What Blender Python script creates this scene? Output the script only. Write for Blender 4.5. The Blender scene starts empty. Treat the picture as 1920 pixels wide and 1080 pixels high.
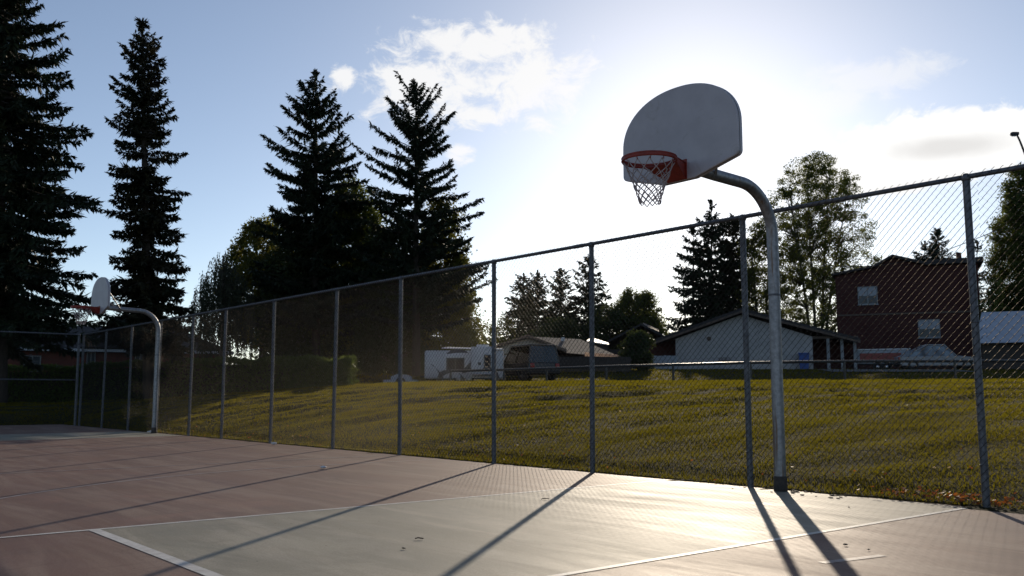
import bpy, math, random
import numpy as np
from mathutils import Vector, Matrix
rng = np.random.default_rng(7)
random.seed(7)
S = bpy.context.scene
COL = S.collection
PI = math.pi
# ---------------------------------------------------------------- camera model (fitted to the photograph)
F = 1739.6; PIT = 0.1153; EYE = 0.935
CP, SP = math.cos(PIT), math.sin(PIT)
def ray(px, py):
    X = (px-960)/F; Y = -(py-540)/F
    return (X, CP-Y*SP, SP+Y*CP)
def at(px, py, D):
    v = ray(px, py); k = D/v[1]
    return Vector((v[0]*k, D, v[2]*k+EYE))
def gz(px, py, z=0.0):
    v = ray(px, py); k = (z-EYE)/v[2]
    return Vector((v[0]*k, v[1]*k, z))
# court frame: HB under the near hoop, DV along the fence (away), NV perpendicular towards the court
A_ = 0.6889
DV = Vector((-math.sin(A_), math.cos(A_), 0)); NV = Vector((-math.cos(A_), -math.sin(A_), 0))
FB = Vector((3.9142, 7.9004, 0)); T0 = 1.8813
HB = FB + DV*T0
ROTC = A_ + PI/2          # local x -> DV ; local y -> NV
def cw(a, p, z=0.0): return HB + DV*a + NV*p + Vector((0, 0, z))
END = 27.35
FH = 2.84
CORN = cw(END, 0)
def sst(t):
    t = np.clip(t, 0, 1); return t*t*(3-2*t)
def court_coords(x, y):
    dx = x-HB.x; dy = y-HB.y
    return dx*DV.x+dy*DV.y, dx*NV.x+dy*NV.y
_wr = np.random.default_rng(77)
WAVES = [(_wr.normal(0, 1.0), _wr.uniform(2.0, 6.5), _wr.uniform(0, 6.28), .0135) for _ in range(7)]+[(_wr.normal(0, 3.5), _wr.normal(0, 5.5), _wr.uniform(0, 6.28), .008) for _ in range(10)]
def ground(x, y, detail=True):
    x = np.asarray(x, float); y = np.asarray(y, float)
    a, p = court_coords(x, y)
    dq = np.maximum(-p, 0); da = np.maximum(a-END, 0)
    out = np.hypot(dq, da)
    yf1 = FB.y+(FB.x-x)*(DV.y/-DV.x)
    yf2 = CORN.y-(CORN.x-x)*(NV.y/NV.x)
    yf = np.clip(np.where(x > CORN.x, yf1, yf2), -25, 33)
    C = .58+.84*sst((x+19)/17)
    yc = 37.0
    t = np.clip((y-yf)/(yc-yf), 0, 1)
    z = C*(1-(1-t)**2.1)
    z = z - .13*sst((y-38)/5) + (1.32+.1*sst(-(x+5)/15)-.35*sst(-(x+12)/10))*sst((y-45.5)/17)
    if detail:
        w = sst(out/1.5)*(1-sst((y-44)/10))
        wv = 0
        for kx, ky, ph, am in WAVES: wv = wv+am*np.sin(kx*x+ky*y+ph+.8*np.sin(.31*x-.23*y+ph))
        z = z + w*wv*(.65+.35*np.sin(.21*x+.33*y))
    z = np.where(out <= 0, -.07, z*sst(out/.6) + .012)
    return z
def gnd(x, y): return float(ground(x, y))
# ---------------------------------------------------------------- object helpers
def meta(o, label=None, cat=None, group=None, kind=None):
    if label: o['label'] = label
    if cat: o['category'] = cat
    if group: o['group'] = group
    if kind: o['kind'] = kind
    return o
def empty(name, loc, rz=0.0, label=None, cat=None, group=None):
    o = bpy.data.objects.new(name, None); COL.objects.link(o)
    o.empty_display_size = .2
    o.location = loc; o.rotation_euler = (0, 0, rz)
    return meta(o, label, cat, group)
def copy_tree(o, parent=None):
    c = o.copy(); COL.objects.link(c); c.parent = parent
    for ch in list(o.children): copy_tree(ch, c)
    return c
class MB:
    def __init__(s): s.v = []; s.f = []; s.sm = []
    def add(s, vs, fs, smooth=False):
        b = len(s.v); s.v += [tuple(v) for v in vs]
        for f in fs: s.f.append(tuple(i+b for i in f)); s.sm.append(smooth)
        return s
    def box(s, x0, x1, y0, y1, z0, z1, bev=0.0):
        if bev <= 0:
            vs = [(x, y, z) for z in (z0, z1) for y in (y0, y1) for x in (x0, x1)]
            return s.add(vs, [(0,2,3,1),(4,5,7,6),(0,1,5,4),(2,6,7,3),(0,4,6,2),(1,3,7,5)])
        bm = __import__('bmesh').new()
        import bmesh
        m = Matrix.Translation(((x0+x1)/2, (y0+y1)/2, (z0+z1)/2)) @ Matrix.Diagonal((x1-x0, y1-y0, z1-z0, 1))
        bmesh.ops.create_cube(bm, size=1, matrix=m)
        bmesh.ops.bevel(bm, geom=list(bm.edges), offset=bev, segments=3, affect='EDGES', profile=.5)
        bm.verts.index_update()
        s.add([v.co[:] for v in bm.verts], [[v.index for v in f.verts] for f in bm.faces], True); bm.free(); return s
    def tube(s, pts, r, n=8, cap=True, smooth=True, radii=None):
        pts = [Vector(p) for p in pts]; m = len(pts); vs = []; fs = []
        prev = None
        for i, p in enumerate(pts):
            t = (pts[min(i+1, m-1)]-pts[max(i-1, 0)]).normalized()
            if prev is None:
                a = Vector((0, 0, 1)) if abs(t.z) < .9 else Vector((1, 0, 0))
                u = t.cross(a).normalized()
            else:
                u = (prev-t*prev.dot(t)).normalized()
            prev = u; w = t.cross(u)
            rr = radii[i] if radii else r
            for k in range(n):
                an = 2*PI*k/n
                vs.append(p+u*math.cos(an)*rr+w*math.sin(an)*rr)
        for i in range(m-1):
            for k in range(n):
                k2 = (k+1) % n
                fs.append((i*n+k, i*n+k2, (i+1)*n+k2, (i+1)*n+k))
        s.add(vs, fs, smooth)
        if cap:
            s.add(vs[:n], [tuple(range(n-1, -1, -1))]); s.add(vs[-n:], [tuple(range(n))])
        return s
    def lathe(s, prof, n=24, c=(0, 0, 0), smooth=True, closed=False):
        vs = []; fs = []; m = len(prof)
        for k in range(n):
            an = 2*PI*k/n
            for r, z in prof: vs.append((c[0]+r*math.cos(an), c[1]+r*math.sin(an), c[2]+z))
        for k in range(n):
            k2 = (k+1) % n
            for i in range(m if closed else m-1):
                j = (i+1) % m
                fs.append((k*m+i, k2*m+i, k2*m+j, k*m+j))
        return s.add(vs, fs, smooth)
    def prism(s, poly, y0, y1):
        """poly = [(x,z)] extruded along y"""
        n = len(poly)
        vs = [(x, y0, z) for x, z in poly]+[(x, y1, z) for x, z in poly]
        fs = [tuple(range(n)), tuple(range(2*n-1, n-1, -1))]
        for i in range(n):
            j = (i+1) % n
            fs.append((i, i+n, j+n, j))
        return s.add(vs, fs)
    def sheet(s, pts, th):
        """flat quad/poly given 3-D points thickened along its normal"""
        p = [Vector(q) for q in pts]; nrm = (p[1]-p[0]).cross(p[2]-p[0]).normalized()*th
        n = len(p); vs = p+[q+nrm for q in p]
        fs = [tuple(range(n-1, -1, -1)), tuple(range(n, 2*n))]
        for i in range(n):
            j = (i+1) % n
            fs.append((i, j, j+n, i+n))
        return s.add(vs, fs)
    def build(s, name, m, parent=None, loc=(0, 0, 0), rz=0.0):
        me = bpy.data.meshes.new(name); me.from_pydata(s.v, [], s.f)
        me.polygons.foreach_set('use_smooth', s.sm); me.materials.append(m); me.update()
        o = bpy.data.objects.new(name, me); COL.objects.link(o)
        o.location = loc; o.rotation_euler = (0, 0, rz); o.parent = parent
        return o
def np_mesh(name, verts, nper, m, parent=None, loc=(0, 0, 0), smooth=False):
    """verts (N*nper,3): N separate polygons of nper corners"""
    me = bpy.data.meshes.new(name); nv = len(verts); nf = nv//nper
    me.vertices.add(nv); me.vertices.foreach_set('co', np.ascontiguousarray(verts, np.float32).ravel())
    me.loops.add(nv); me.loops.foreach_set('vertex_index', np.arange(nv, dtype=np.int32))
    me.polygons.add(nf); me.polygons.foreach_set('loop_start', np.arange(0, nv, nper, dtype=np.int32))
    me.materials.append(m); me.update(calc_edges=True); me.validate()
    o = bpy.data.objects.new(name, me); COL.objects.link(o); o.location = loc; o.parent = parent
    return o
# ---------------------------------------------------------------- materials
def new_mat(name):
    m = bpy.data.materials.new(name); m.use_nodes = True
    nt = m.node_tree
    return m, nt, nt.nodes['Principled BSDF']
def N(nt, t, **kw):
    n = nt.nodes.new(t)
    for k, v in kw.items():
        if k in n.inputs: n.inputs[k].default_value = v
        else: setattr(n, k, v)
    return n
def mixc(nt, fac, a, b, mode='MIX'):
    n = nt.nodes.new('ShaderNodeMix'); n.data_type = 'RGBA'; n.blend_type = mode
    for i, v in ((0, fac), (6, a), (7, b)):
        if hasattr(v, 'links') or isinstance(v, bpy.types.NodeSocket): nt.links.new(v, n.inputs[i])
        else: n.inputs[i].default_value = v if i == 0 else (*v, 1)
    return n.outputs[2]
def ramp(nt, src, lo, hi):
    n = nt.nodes.new('ShaderNodeMapRange'); n.interpolation_type = 'SMOOTHSTEP'
    nt.links.new(src, n.inputs[0]); n.inputs[1].default_value = lo; n.inputs[2].default_value = hi
    return n.outputs[0]
def noise(nt, scale, detail=4, rough=.55, vec=None, dist=0):
    n = N(nt, 'ShaderNodeTexNoise', Scale=scale, Detail=detail, Roughness=rough, Distortion=dist)
    if vec is not None: nt.links.new(vec, n.inputs['Vector'])
    return n.outputs['Fac']
def coord(nt, kind='Object', scale=None, rz=0.0):
    t = nt.nodes.new('ShaderNodeTexCoord').outputs[kind]
    if scale is None: return t
    mp = nt.nodes.new('ShaderNodeMapping'); nt.links.new(t, mp.inputs[0])
    mp.inputs['Scale'].default_value = scale; mp.inputs['Rotation'].default_value = (0, 0, rz)
    return mp.outputs[0]
def bump(nt, b, h, dist, strength=1.0):
    n = N(nt, 'ShaderNodeBump', Distance=dist, Strength=strength)
    nt.links.new(h, n.inputs['Height']); nt.links.new(n.outputs[0], b.inputs['Normal'])
def simple(name, c1, c2=None, scale=3.0, rough=.6, metal=0.0, bmp=0.0, spec=.5, stretch=None, rough2=None):
    m, nt, b = new_mat(name)
    c2 = c2 or tuple(x*.7 for x in c1)
    co = coord(nt, 'Object', stretch or (1, 1, 1))
    n1 = noise(nt, scale, 6, .6, co)
    f = ramp(nt, n1, .3, .7)
    nt.links.new(mixc(nt, f, c1, c2), b.inputs['Base Color'])
    b.inputs['Roughness'].default_value = rough; b.inputs['Metallic'].default_value = metal
    b.inputs['Specular IOR Level'].default_value = spec
    if rough2 is not None:
        mr = nt.nodes.new('ShaderNodeMapRange'); nt.links.new(noise(nt, scale*2.3, 5, .6, co), mr.inputs[0])
        mr.inputs[1].default_value = .3; mr.inputs[2].default_value = .7
        mr.inputs[3].default_value = rough; mr.inputs[4].default_value = rough2
        nt.links.new(mr.outputs[0], b.inputs['Roughness'])
    if bmp: bump(nt, b, noise(nt, scale*8, 5, .6, co), bmp)
    return m
def leaf_mat(name, c1, c2, c3, scale=.6, trans=.4, tcol=None, fine=9.0, spec=.25):
    m, nt, b = new_mat(name)
    co = coord(nt, 'Object')
    f1 = ramp(nt, noise(nt, scale, 3, .6, co), .35, .65)
    f2 = ramp(nt, noise(nt, fine, 2, .6, co), .35, .7)
    c = mixc(nt, f2, c1, c2)
    mm = nt.nodes.new('ShaderNodeMath'); mm.operation = 'MULTIPLY'; nt.links.new(f1, mm.inputs[0]); mm.inputs[1].default_value = .6
    c = mixc(nt, mm.outputs[0], c, c3)
    nt.links.new(c, b.inputs['Base Color']); b.inputs['Roughness'].default_value = .6
    b.inputs['Specular IOR Level'].default_value = spec
    tr = nt.nodes.new('ShaderNodeBsdfTranslucent')
    if tcol: nt.links.new(mixc(nt, .75, c, tcol), tr.inputs[0])
    else: nt.links.new(c, tr.inputs[0])
    mx = nt.nodes.new('ShaderNodeMixShader'); mx.inputs[0].default_value = trans
    nt.links.new(b.outputs[0], mx.inputs[1]); nt.links.new(tr.outputs[0], mx.inputs[2])
    nt.links.new(mx.outputs[0], nt.nodes['Material Output'].inputs[0])
    return m
M = {}
M['galv'] = simple('galvanised_steel', (.30, .31, .33), (.20, .21, .23), 14, .42, .85, .0006, rough2=.6, stretch=(1, 1, .3))
M['galv_dull'] = simple('weathered_galvanised_steel', (.17, .18, .20), (.10, .105, .12), 20, .5, .75, .0004, rough2=.65)
m, nt, b = new_mat('galvanised_wire'); co = coord(nt, 'Object')
df = nt.nodes.new('ShaderNodeBsdfDiffuse'); gl = nt.nodes.new('ShaderNodeBsdfGlossy'); mx = nt.nodes.new('ShaderNodeMixShader'); mx.inputs[0].default_value = .32
nt.links.new(mixc(nt, ramp(nt, noise(nt, 30, 4, .6, co), .3, .7), (.040, .039, .040), (.022, .021, .021)), df.inputs[0])
nt.links.new(mixc(nt, ramp(nt, noise(nt, 30, 4, .6, co), .3, .7), (.115, .105, .092), (.065, .058, .052)), gl.inputs[0]); gl.inputs['Roughness'].default_value = .34
nt.links.new(df.outputs[0], mx.inputs[1]); nt.links.new(gl.outputs[0], mx.inputs[2]); nt.links.new(mx.outputs[0], nt.nodes['Material Output'].inputs[0]); M['wire'] = m
m, nt, b = new_mat('stained_galvanised_pole'); co = coord(nt, 'Object'); cs = coord(nt, 'Object', (16, 16, .9))
c = mixc(nt, ramp(nt, noise(nt, 22, 5, .65, co), .35, .65), (.30, .31, .33), (.21, .215, .23))
st_ = ramp(nt, noise(nt, 1.0, 7, .66, cs), .53, .66)
c = mixc(nt, st_, c, (.14, .095, .065)); nt.links.new(c, b.inputs['Base Color'])
mr = nt.nodes.new('ShaderNodeMapRange'); nt.links.new(st_, mr.inputs[0]); mr.inputs[3].default_value = .85; mr.inputs[4].default_value = .25; nt.links.new(mr.outputs[0], b.inputs['Metallic'])
mr = nt.nodes.new('ShaderNodeMapRange'); nt.links.new(noise(nt, 30, 5, .6, co), mr.inputs[0]); mr.inputs[3].default_value = .36; mr.inputs[4].default_value = .62; nt.links.new(mr.outputs[0], b.inputs['Roughness'])
bump(nt, b, noise(nt, 60, 4, .6, co), .0006); M['pole'] = m
M['board'] = simple('white_board_paint', (.47, .45, .475), (.41, .39, .415), 3.5, .5, 0, .0006)
nt = M['board'].node_tree; b = nt.nodes['Principled BSDF']; co = coord(nt, 'Object'); lk = b.inputs['Base Color'].links[0].from_socket
sm = ramp(nt, noise(nt, 5.5, 7, .7, co, 1.2), .55, .75)
nt.links.new(mixc(nt, sm, lk, (.35, .325, .32)), b.inputs['Base Color'])
M['red'] = simple('red_orange_rim_paint', (.27, .026, .013), (.18, .017, .009), 18, .5, 0)
M['cord'] = simple('dirty_white_net_cord', (.42, .36, .35), (.30, .24, .24), 40, .8)
M['base'] = simple('dark_pole_collar', (.06, .05, .045), (.025, .022, .02), 25, .8, 0, .003)
M['blackrail'] = simple('black_fence_coating', (.02, .02, .022), (.035, .033, .03), 20, .38)
M['bark'] = simple('dark_bark', (.05, .038, .028), (.024, .018, .014), 9, .9, 0, .02, stretch=(1, 1, .25))
M['palebark'] = simple('grey_bark', (.13, .115, .095), (.06, .05, .042), 7, .9, 0, .015, stretch=(1, 1, .3))
M['spruce'] = leaf_mat('spruce_needles', (.020, .032, .018), (.012, .021, .012), (.034, .044, .020), .7, .12)
M['spruce_warm'] = leaf_mat('spruce_needles_with_brown_tips', (.024, .030, .016), (.013, .020, .010), (.055, .038, .018), .9, .16)
M['leaf'] = leaf_mat('green_leaves', (.055, .085, .022), (.035, .06, .016), (.10, .10, .022), .45, .5, (.17, .19, .03))
M['leaf_pop'] = leaf_mat('olive_leaves', (.050, .068, .022), (.032, .048, .016), (.075, .080, .024), .3, .5, (.23, .25, .045))
M['leaf_gold'] = leaf_mat('yellowing_leaves', (.06, .08, .02), (.04, .056, .016), (.12, .095, .02), .6, .5, (.20, .19, .03))
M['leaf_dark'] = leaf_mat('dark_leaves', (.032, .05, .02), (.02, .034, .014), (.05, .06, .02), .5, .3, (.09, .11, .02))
M['hedge'] = leaf_mat('clipped_hedge_leaves', (.045, .075, .02), (.03, .05, .014), (.06, .08, .02), 1.0, .38, (.16, .20, .03))
M['willow'] = leaf_mat('weeping_foliage', (.05, .06, .035), (.03, .042, .024), (.07, .065, .04), .8, .35)
M['grass'] = leaf_mat('grass_blades', (.024, .034, .005), (.014, .020, .003), (.048, .034, .008), .45, .62, (.255, .215, .012), 2.2, .04)
M['autumn'] = leaf_mat('orange_fallen_leaves', (.30, .10, .025), (.20, .06, .02), (.14, .07, .03), 3, .4, (.5, .16, .03), 20)
M['dryleaf'] = leaf_mat('pale_dry_leaves', (.42, .34, .22), (.3, .22, .13), (.2, .12, .06), 3, .4, (.6, .45, .25), 20)
# ground under the grass
m, nt, b = new_mat('lawn_ground'); co = coord(nt, 'Object')
c = mixc(nt, ramp(nt, noise(nt, .9, 6, .65, co), .35, .65), (.028, .032, .009), (.050, .040, .013))
c = mixc(nt, ramp(nt, noise(nt, 7, 6, .7, co), .35, .65), c, (.016, .017, .007))
nt.links.new(c, b.inputs['Base Color']); b.inputs['Roughness'].default_value = .95; b.inputs['Specular IOR Level'].default_value = .1
bump(nt, b, noise(nt, 24, 5, .7, co), .05); M['lawn'] = m
# acrylic court paint
def court_mat(name, c1, c2, c3):
    m, nt, b = new_mat(name)
    co = coord(nt, 'Object'); st = coord(nt, 'Object', (.22, 1.5, 1), .25); st2 = coord(nt, 'Object', (2.4, .5, 1), -.5)
    c = mixc(nt, ramp(nt, noise(nt, .8, 5, .6, co, .6), .3, .7), c1, c2)
    k = ramp(nt, noise(nt, 1.5, 8, .68, st, 1.1), .42, .68)
    c = mixc(nt, k, c, c3)
    d = ramp(nt, noise(nt, 2.6, 6, .7, st2, 1.6), .54, .8)
    c = mixc(nt, d, c, tuple(x*.72 for x in c1))
    w3 = ramp(nt, noise(nt, .55, 6, .62, coord(nt, 'Object', (1, 1, 1), .8), 2.2), .50, .72)
    c = mixc(nt, w3, c, mixc(nt, .55, c, tuple(x*1.45 for x in c1)))
    c = mixc(nt, ramp(nt, noise(nt, 1.9, 9, .74, co, 2.5), .56, .78), c, mixc(nt, .6, c, tuple(x*.55 for x in c1)))
    vo = N(nt, 'ShaderNodeTexVoronoi', Scale=5.5); nt.links.new(co, vo.inputs['Vector'])
    sp_ = ramp(nt, vo.outputs['Distance'], .055, .03)
    c = mixc(nt, sp_, c, (.05, .035, .025))
    g = ramp(nt, noise(nt, 75, 4, .75, co), .38, .62)
    c = mixc(nt, g, c, mixc(nt, .66, tuple(x*.45 for x in c1), c))
    nt.links.new(c, b.inputs['Base Color'])
    mr = nt.nodes.new('ShaderNodeMapRange'); nt.links.new(noise(nt, 1.3, 8, .68, st, 1.1), mr.inputs[0])
    mr.inputs[1].default_value = .35; mr.inputs[2].default_value = .7; mr.inputs[3].default_value = .58; mr.inputs[4].default_value = .72
    nt.links.new(mr.outputs[0], b.inputs['Roughness']); b.inputs['Specular IOR Level'].default_value = .18
    h = nt.nodes.new('ShaderNodeMath'); h.operation = 'ADD'
    nt.links.new(noise(nt, 210, 3, .7, co), h.inputs[0])
    q = nt.nodes.new('ShaderNodeMath'); q.operation = 'MULTIPLY'; q.inputs[1].default_value = .7
    nt.links.new(noise(nt, 3.5, 3, .5, st, .5), q.inputs[0]); nt.links.new(q.outputs[0], h.inputs[1])
    bump(nt, b, h.outputs[0], .0009)
    return m
M['court'] = court_mat('mauve_court_paint', (.182, .099, .074), (.150, .087, .068), (.255, .175, .134))
M['key'] = court_mat('green_court_paint', (.275, .250, .192), (.215, .204, .160), (.385, .340, .268))
m, nt, b = new_mat('worn_line_paint'); co = coord(nt, 'Object')
c = mixc(nt, ramp(nt, noise(nt, 9, 8, .7, co), .35, .75), (.62, .60, .56), (.40, .37, .34))
nt.links.new(c, b.inputs['Base Color']); b.inputs['Roughness'].default_value = .58; b.inputs['Specular IOR Level'].default_value = .3; bump(nt, b, noise(nt, 210, 3, .7, co), .0009); M['line'] = m
m, nt, b = new_mat('faded_line_paint'); co = coord(nt, 'Object')
c = mixc(nt, ramp(nt, noise(nt, 6, 8, .7, co), .35, .7), (.34, .29, .27), (.22, .165, .16))
nt.links.new(c, b.inputs['Base Color']); b.inputs['Roughness'].default_value = .58; b.inputs['Specular IOR Level'].default_value = .3; bump(nt, b, noise(nt, 210, 3, .7, co), .0009); M['line_faded'] = m
# walls, roofs
def brick_mat(name, c1, c2, mortar, sc=1.0):
    m, nt, b = new_mat(name)
    t = nt.nodes.new('ShaderNodeTexCoord').outputs['Object']
    mp = nt.nodes.new('ShaderNodeMapping'); nt.links.new(t, mp.inputs[0]); mp.inputs['Rotation'].default_value = (PI/2, 0, 0)
    br = nt.nodes.new('ShaderNodeTexBrick'); nt.links.new(mp.outputs[0], br.inputs[0])
    br.inputs['Color1'].default_value = (*c1, 1); br.inputs['Color2'].default_value = (*c2, 1); br.inputs['Mortar'].default_value = (*mortar, 1)
    br.inputs['Scale'].default_value = sc; br.inputs['Brick Width'].default_value = .24; br.inputs['Row Height'].default_value = .085; br.inputs['Mortar Size'].default_value = .01; b.inputs['Specular IOR Level'].default_value = .15
    c = mixc(nt, ramp(nt, noise(nt, .8, 5, .6, t), .3, .7), br.outputs[0], mixc(nt, .5, br.outputs[0], (.08, .04, .035)))
    nt.links.new(c, b.inputs['Base Color']); b.inputs['Roughness'].default_value = .85
    return m
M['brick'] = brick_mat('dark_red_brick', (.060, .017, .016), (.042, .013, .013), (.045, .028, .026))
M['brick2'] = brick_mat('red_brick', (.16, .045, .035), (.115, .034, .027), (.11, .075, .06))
M['stucco'] = simple('white_stucco', (.36, .355, .36), (.30, .30, .305), 1.2, .9, 0, .004)
M['cream'] = simple('cream_siding', (.42, .39, .35), (.34, .32, .29), 1.5, .85)
M['white'] = simple('white_paint', (.62, .63, .65), (.5, .51, .54), 2.5, .5)
M['rvwhite'] = simple('white_gelcoat', (.42, .43, .46), (.34, .35, .38), 1.5, .35)
M['winframe'] = simple('weathered_window_frame', (.22, .24, .26), (.16, .175, .19), 3, .6)
M['dimglass'] = simple('dim_window_glass', (.05, .065, .08), (.03, .04, .05), 2, .25, 0, 0, .3)
M['vinyl'] = simple('pale_vinyl', (.30, .33, .37), (.24, .27, .31), 2, .6)
M['shingle'] = simple('dark_shingles', (.040, .038, .040), (.022, .021, .023), 5, .85, 0, .02)
M['shingle_brown'] = simple('brown_shingles', (.21, .155, .115), (.14, .10, .078), 6, .85, 0, .02)
M['roofpale'] = simple('pale_metal_roof', (.42, .46, .52), (.34, .38, .44), 2, .5, .2)
M['fascia'] = simple('dark_fascia_board', (.10, .07, .055), (.06, .045, .035), 3, .7)
M['wood'] = simple('dark_weathered_boards', (.055, .045, .04), (.03, .026, .024), 4, .85, 0, .01, stretch=(6, 1, .4))
M['carblack'] = simple('black_car_paint', (.012, .013, .015), (.018, .018, .02), 3, .25)
M['carwhite'] = simple('white_car_paint', (.22, .235, .26), (.18, .19, .21), 3, .3)
M['trailred'] = simple('red_trailer_panel', (.22, .018, .015), (.15, .014, .012), 3, .45)
M['rubber'] = simple('tyre_rubber', (.018, .018, .018), (.03, .03, .03), 12, .85)
M['chrome'] = simple('brushed_wheel_metal', (.45, .46, .48), (.32, .33, .35), 9, .3, 1.0)
M['blue'] = simple('blue_plastic', (.015, .07, .28), (.012, .05, .2), 4, .5)
M['dark'] = simple('dark_interior', (.012, .011, .011), (.02, .018, .018), 4, .8)
M['drive'] = simple('driveway_asphalt', (.085, .09, .10), (.06, .064, .07), 3, .85, 0, .01)
M['graphic'] = simple('charcoal_vinyl_stripe', (.03, .03, .035), (.05, .045, .05), 5, .45)
M['lampmetal'] = simple('dark_lamp_metal', (.035, .036, .04), (.02, .02, .022), 8, .5, .4)
M['paper'] = simple('crumpled_white_paper', (.7, .7, .72), (.5, .5, .52), 30, .8)
M['twig'] = simple('dry_twig_bark', (.05, .032, .022), (.025, .016, .012), 30, .9)
M['taillight'] = simple('red_lens', (.30, .012, .015), (.2, .01, .01), 8, .2)
m, nt, b = new_mat('window_glass')
b.inputs['Base Color'].default_value = (.10, .13, .16, 1); b.inputs['Roughness'].default_value = .06; b.inputs['Specular IOR Level'].default_value = .9
co = coord(nt, 'Object'); nt.links.new(mixc(nt, ramp(nt, noise(nt, 1.7, 3, .5, co), .4, .6), (.16, .21, .25), (.05, .06, .07)), b.inputs['Base Color']); M['glass'] = m
m, nt, b = new_mat('clear_car_glass')
gl = nt.nodes.new('ShaderNodeBsdfGlossy'); gl.inputs['Roughness'].default_value = .03
tp = nt.nodes.new('ShaderNodeBsdfTransparent'); tp.inputs[0].default_value = (.72, .8, .84, 1)
fr = nt.nodes.new('ShaderNodeFresnel'); mx = nt.nodes.new('ShaderNodeMixShader')
nt.links.new(fr.outputs[0], mx.inputs[0]); nt.links.new(tp.outputs[0], mx.inputs[1]); nt.links.new(gl.outputs[0], mx.inputs[2])
nt.links.new(mx.outputs[0], nt.nodes['Material Output'].inputs[0]); M['carglass'] = m
m, nt, b = new_mat('translucent_awning')
tr = nt.nodes.new('ShaderNodeBsdfTranslucent'); tr.inputs[0].default_value = (.75, .62, .50, 1); mx = nt.nodes.new('ShaderNodeMixShader'); mx.inputs[0].default_value = .75
b.inputs['Base Color'].default_value = (.7, .62, .55, 1); nt.links.new(b.outputs[0], mx.inputs[1]); nt.links.new(tr.outputs[0], mx.inputs[2]); nt.links.new(mx.outputs[0], nt.nodes['Material Output'].inputs[0]); M['awning'] = m
# ---------------------------------------------------------------- camera
cam = bpy.data.cameras.new('camera'); co_ = bpy.data.objects.new('camera', cam); COL.objects.link(co_)
co_.location = (0, 0, EYE); co_.rotation_euler = (PI/2+PIT, 0, 0)
cam.sensor_width = 36; cam.lens = F/1920*36; cam.clip_start = .05; cam.clip_end = 6000
cam.dof.use_dof = True; cam.dof.focus_distance = 9.3; cam.dof.aperture_fstop = cam.lens/7.5
S.camera = co_
# ---------------------------------------------------------------- sun and sky
SUNPX = (1306, 196)
sv = Vector(ray(*SUNPX)).normalized()
SEL = math.asin(sv.z); SAZ = math.atan2(sv.x, sv.y)
sun = bpy.data.lights.new('sun', 'SUN'); sun.energy = 4.8; sun.angle = math.radians(.5); sun.color = (1, .85, .66)
so = bpy.data.objects.new('sun', sun); COL.objects.link(so)
so.rotation_euler = (-sv).to_track_quat('-Z', 'Y').to_euler(); so.location = sv*200
W = bpy.data.worlds.new('World'); S.world = W; W.use_nodes = True
nt = W.node_tree; nt.nodes.clear()
sky = nt.nodes.new('ShaderNodeTexSky'); sky.sky_type = 'NISHITA'; sky.sun_disc = False
sky.sun_elevation = SEL; sky.sun_rotation = SAZ
sky.air_density = 1.0; sky.dust_density = 1.5; sky.ozone_density = 1.5; sky.altitude = 2200
tc = nt.nodes.new('ShaderNodeTexCoord').outputs['Generated']
sx = nt.nodes.new('ShaderNodeSeparateXYZ'); nt.links.new(tc, sx.inputs[0])
def MA(op, a, b=None, c=None):
    n = nt.nodes.new('ShaderNodeMath'); n.operation = op
    for i, v in enumerate((a, b, c)):
        if v is None: continue
        if isinstance(v, (int, float)): n.inputs[i].default_value = v
        else: nt.links.new(v, n.inputs[i])
    return n.outputs[0]
az = MA('ARCTAN2', sx.outputs[0], sx.outputs[1]); el = MA('ARCSINE', sx.outputs[2])
def azel(px, py):
    v = Vector(ray(px, py)).normalized(); return math.atan2(v.x, v.y), math.asin(v.z)
def blob(px, py, rx, ry):
    a0, e0 = azel(px, py); ra = rx/F; re = ry/F
    da = MA('DIVIDE', MA('SUBTRACT', az, a0), ra); de = MA('DIVIDE', MA('SUBTRACT', el, e0), re)
    return MA('SUBTRACT', 1.0, MA('SQRT', MA('ADD', MA('MULTIPLY', da, da), MA('MULTIPLY', de, de))))
cv = nt.nodes.new('ShaderNodeCombineXYZ'); nt.links.new(az, cv.inputs[0]); nt.links.new(MA('MULTIPLY', el, 1.5), cv.inputs[1])
cn = noise(nt, 27, 11, .68, cv.outputs[0], .5); cn2 = noise(nt, 9, 5, .55, cv.outputs[0], .2)
def maxb(bs):
    r = bs[0]
    for q in bs[1:]: r = MA('MAXIMUM', r, q)
    return r
c1 = maxb([blob(900, 88, 215, 62), blob(790, 160, 165, 95), blob(1000, 155, 150, 105), blob(648, 141, 34, 32), blob(905, 222, 75, 30), blob(860, 285, 40, 26)])
c2 = maxb([blob(1640, 145, 175, 48), blob(1540, 190, 140, 40)])
c3 = maxb([blob(1775, 276, 225, 74), blob(1650, 322, 190, 52), blob(1850, 244, 110, 42), blob(1735, 252, 90, 36)])
def cloud(b, lo, hi, amp):
    t = MA('ADD', b, MA('MULTIPLY', MA('SUBTRACT', cn, .5), amp))
    return ramp(nt, t, lo, hi)
m1 = MA('MULTIPLY', cloud(c1, .10, .74, 2.6), .85); m2 = MA('MULTIPLY', cloud(c2, .1, .75, 1.6), .5); m3 = MA('MULTIPLY', cloud(c3, .02, .34, 1.3), .97)
gsh = ramp(nt, MA('ADD', blob(1790, 274, 120, 30), MA('MULTIPLY', MA('SUBTRACT', cn2, .5), 1.2)), 0.05, .75)
hs = nt.nodes.new('ShaderNodeHueSaturation'); hs.inputs["Saturation"].default_value = .88; nt.links.new(sky.outputs[0], hs.inputs['Color']); skyc = hs.outputs[0]
CLW = 8.6
white = mixc(nt, MA('MULTIPLY', gsh, .6), (CLW*1.05, CLW*1.04, CLW*1.02), (CLW*.66, CLW*.64, CLW*.62))
mx12 = MA('MAXIMUM', MA('MAXIMUM', m1, m2), m3)
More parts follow.
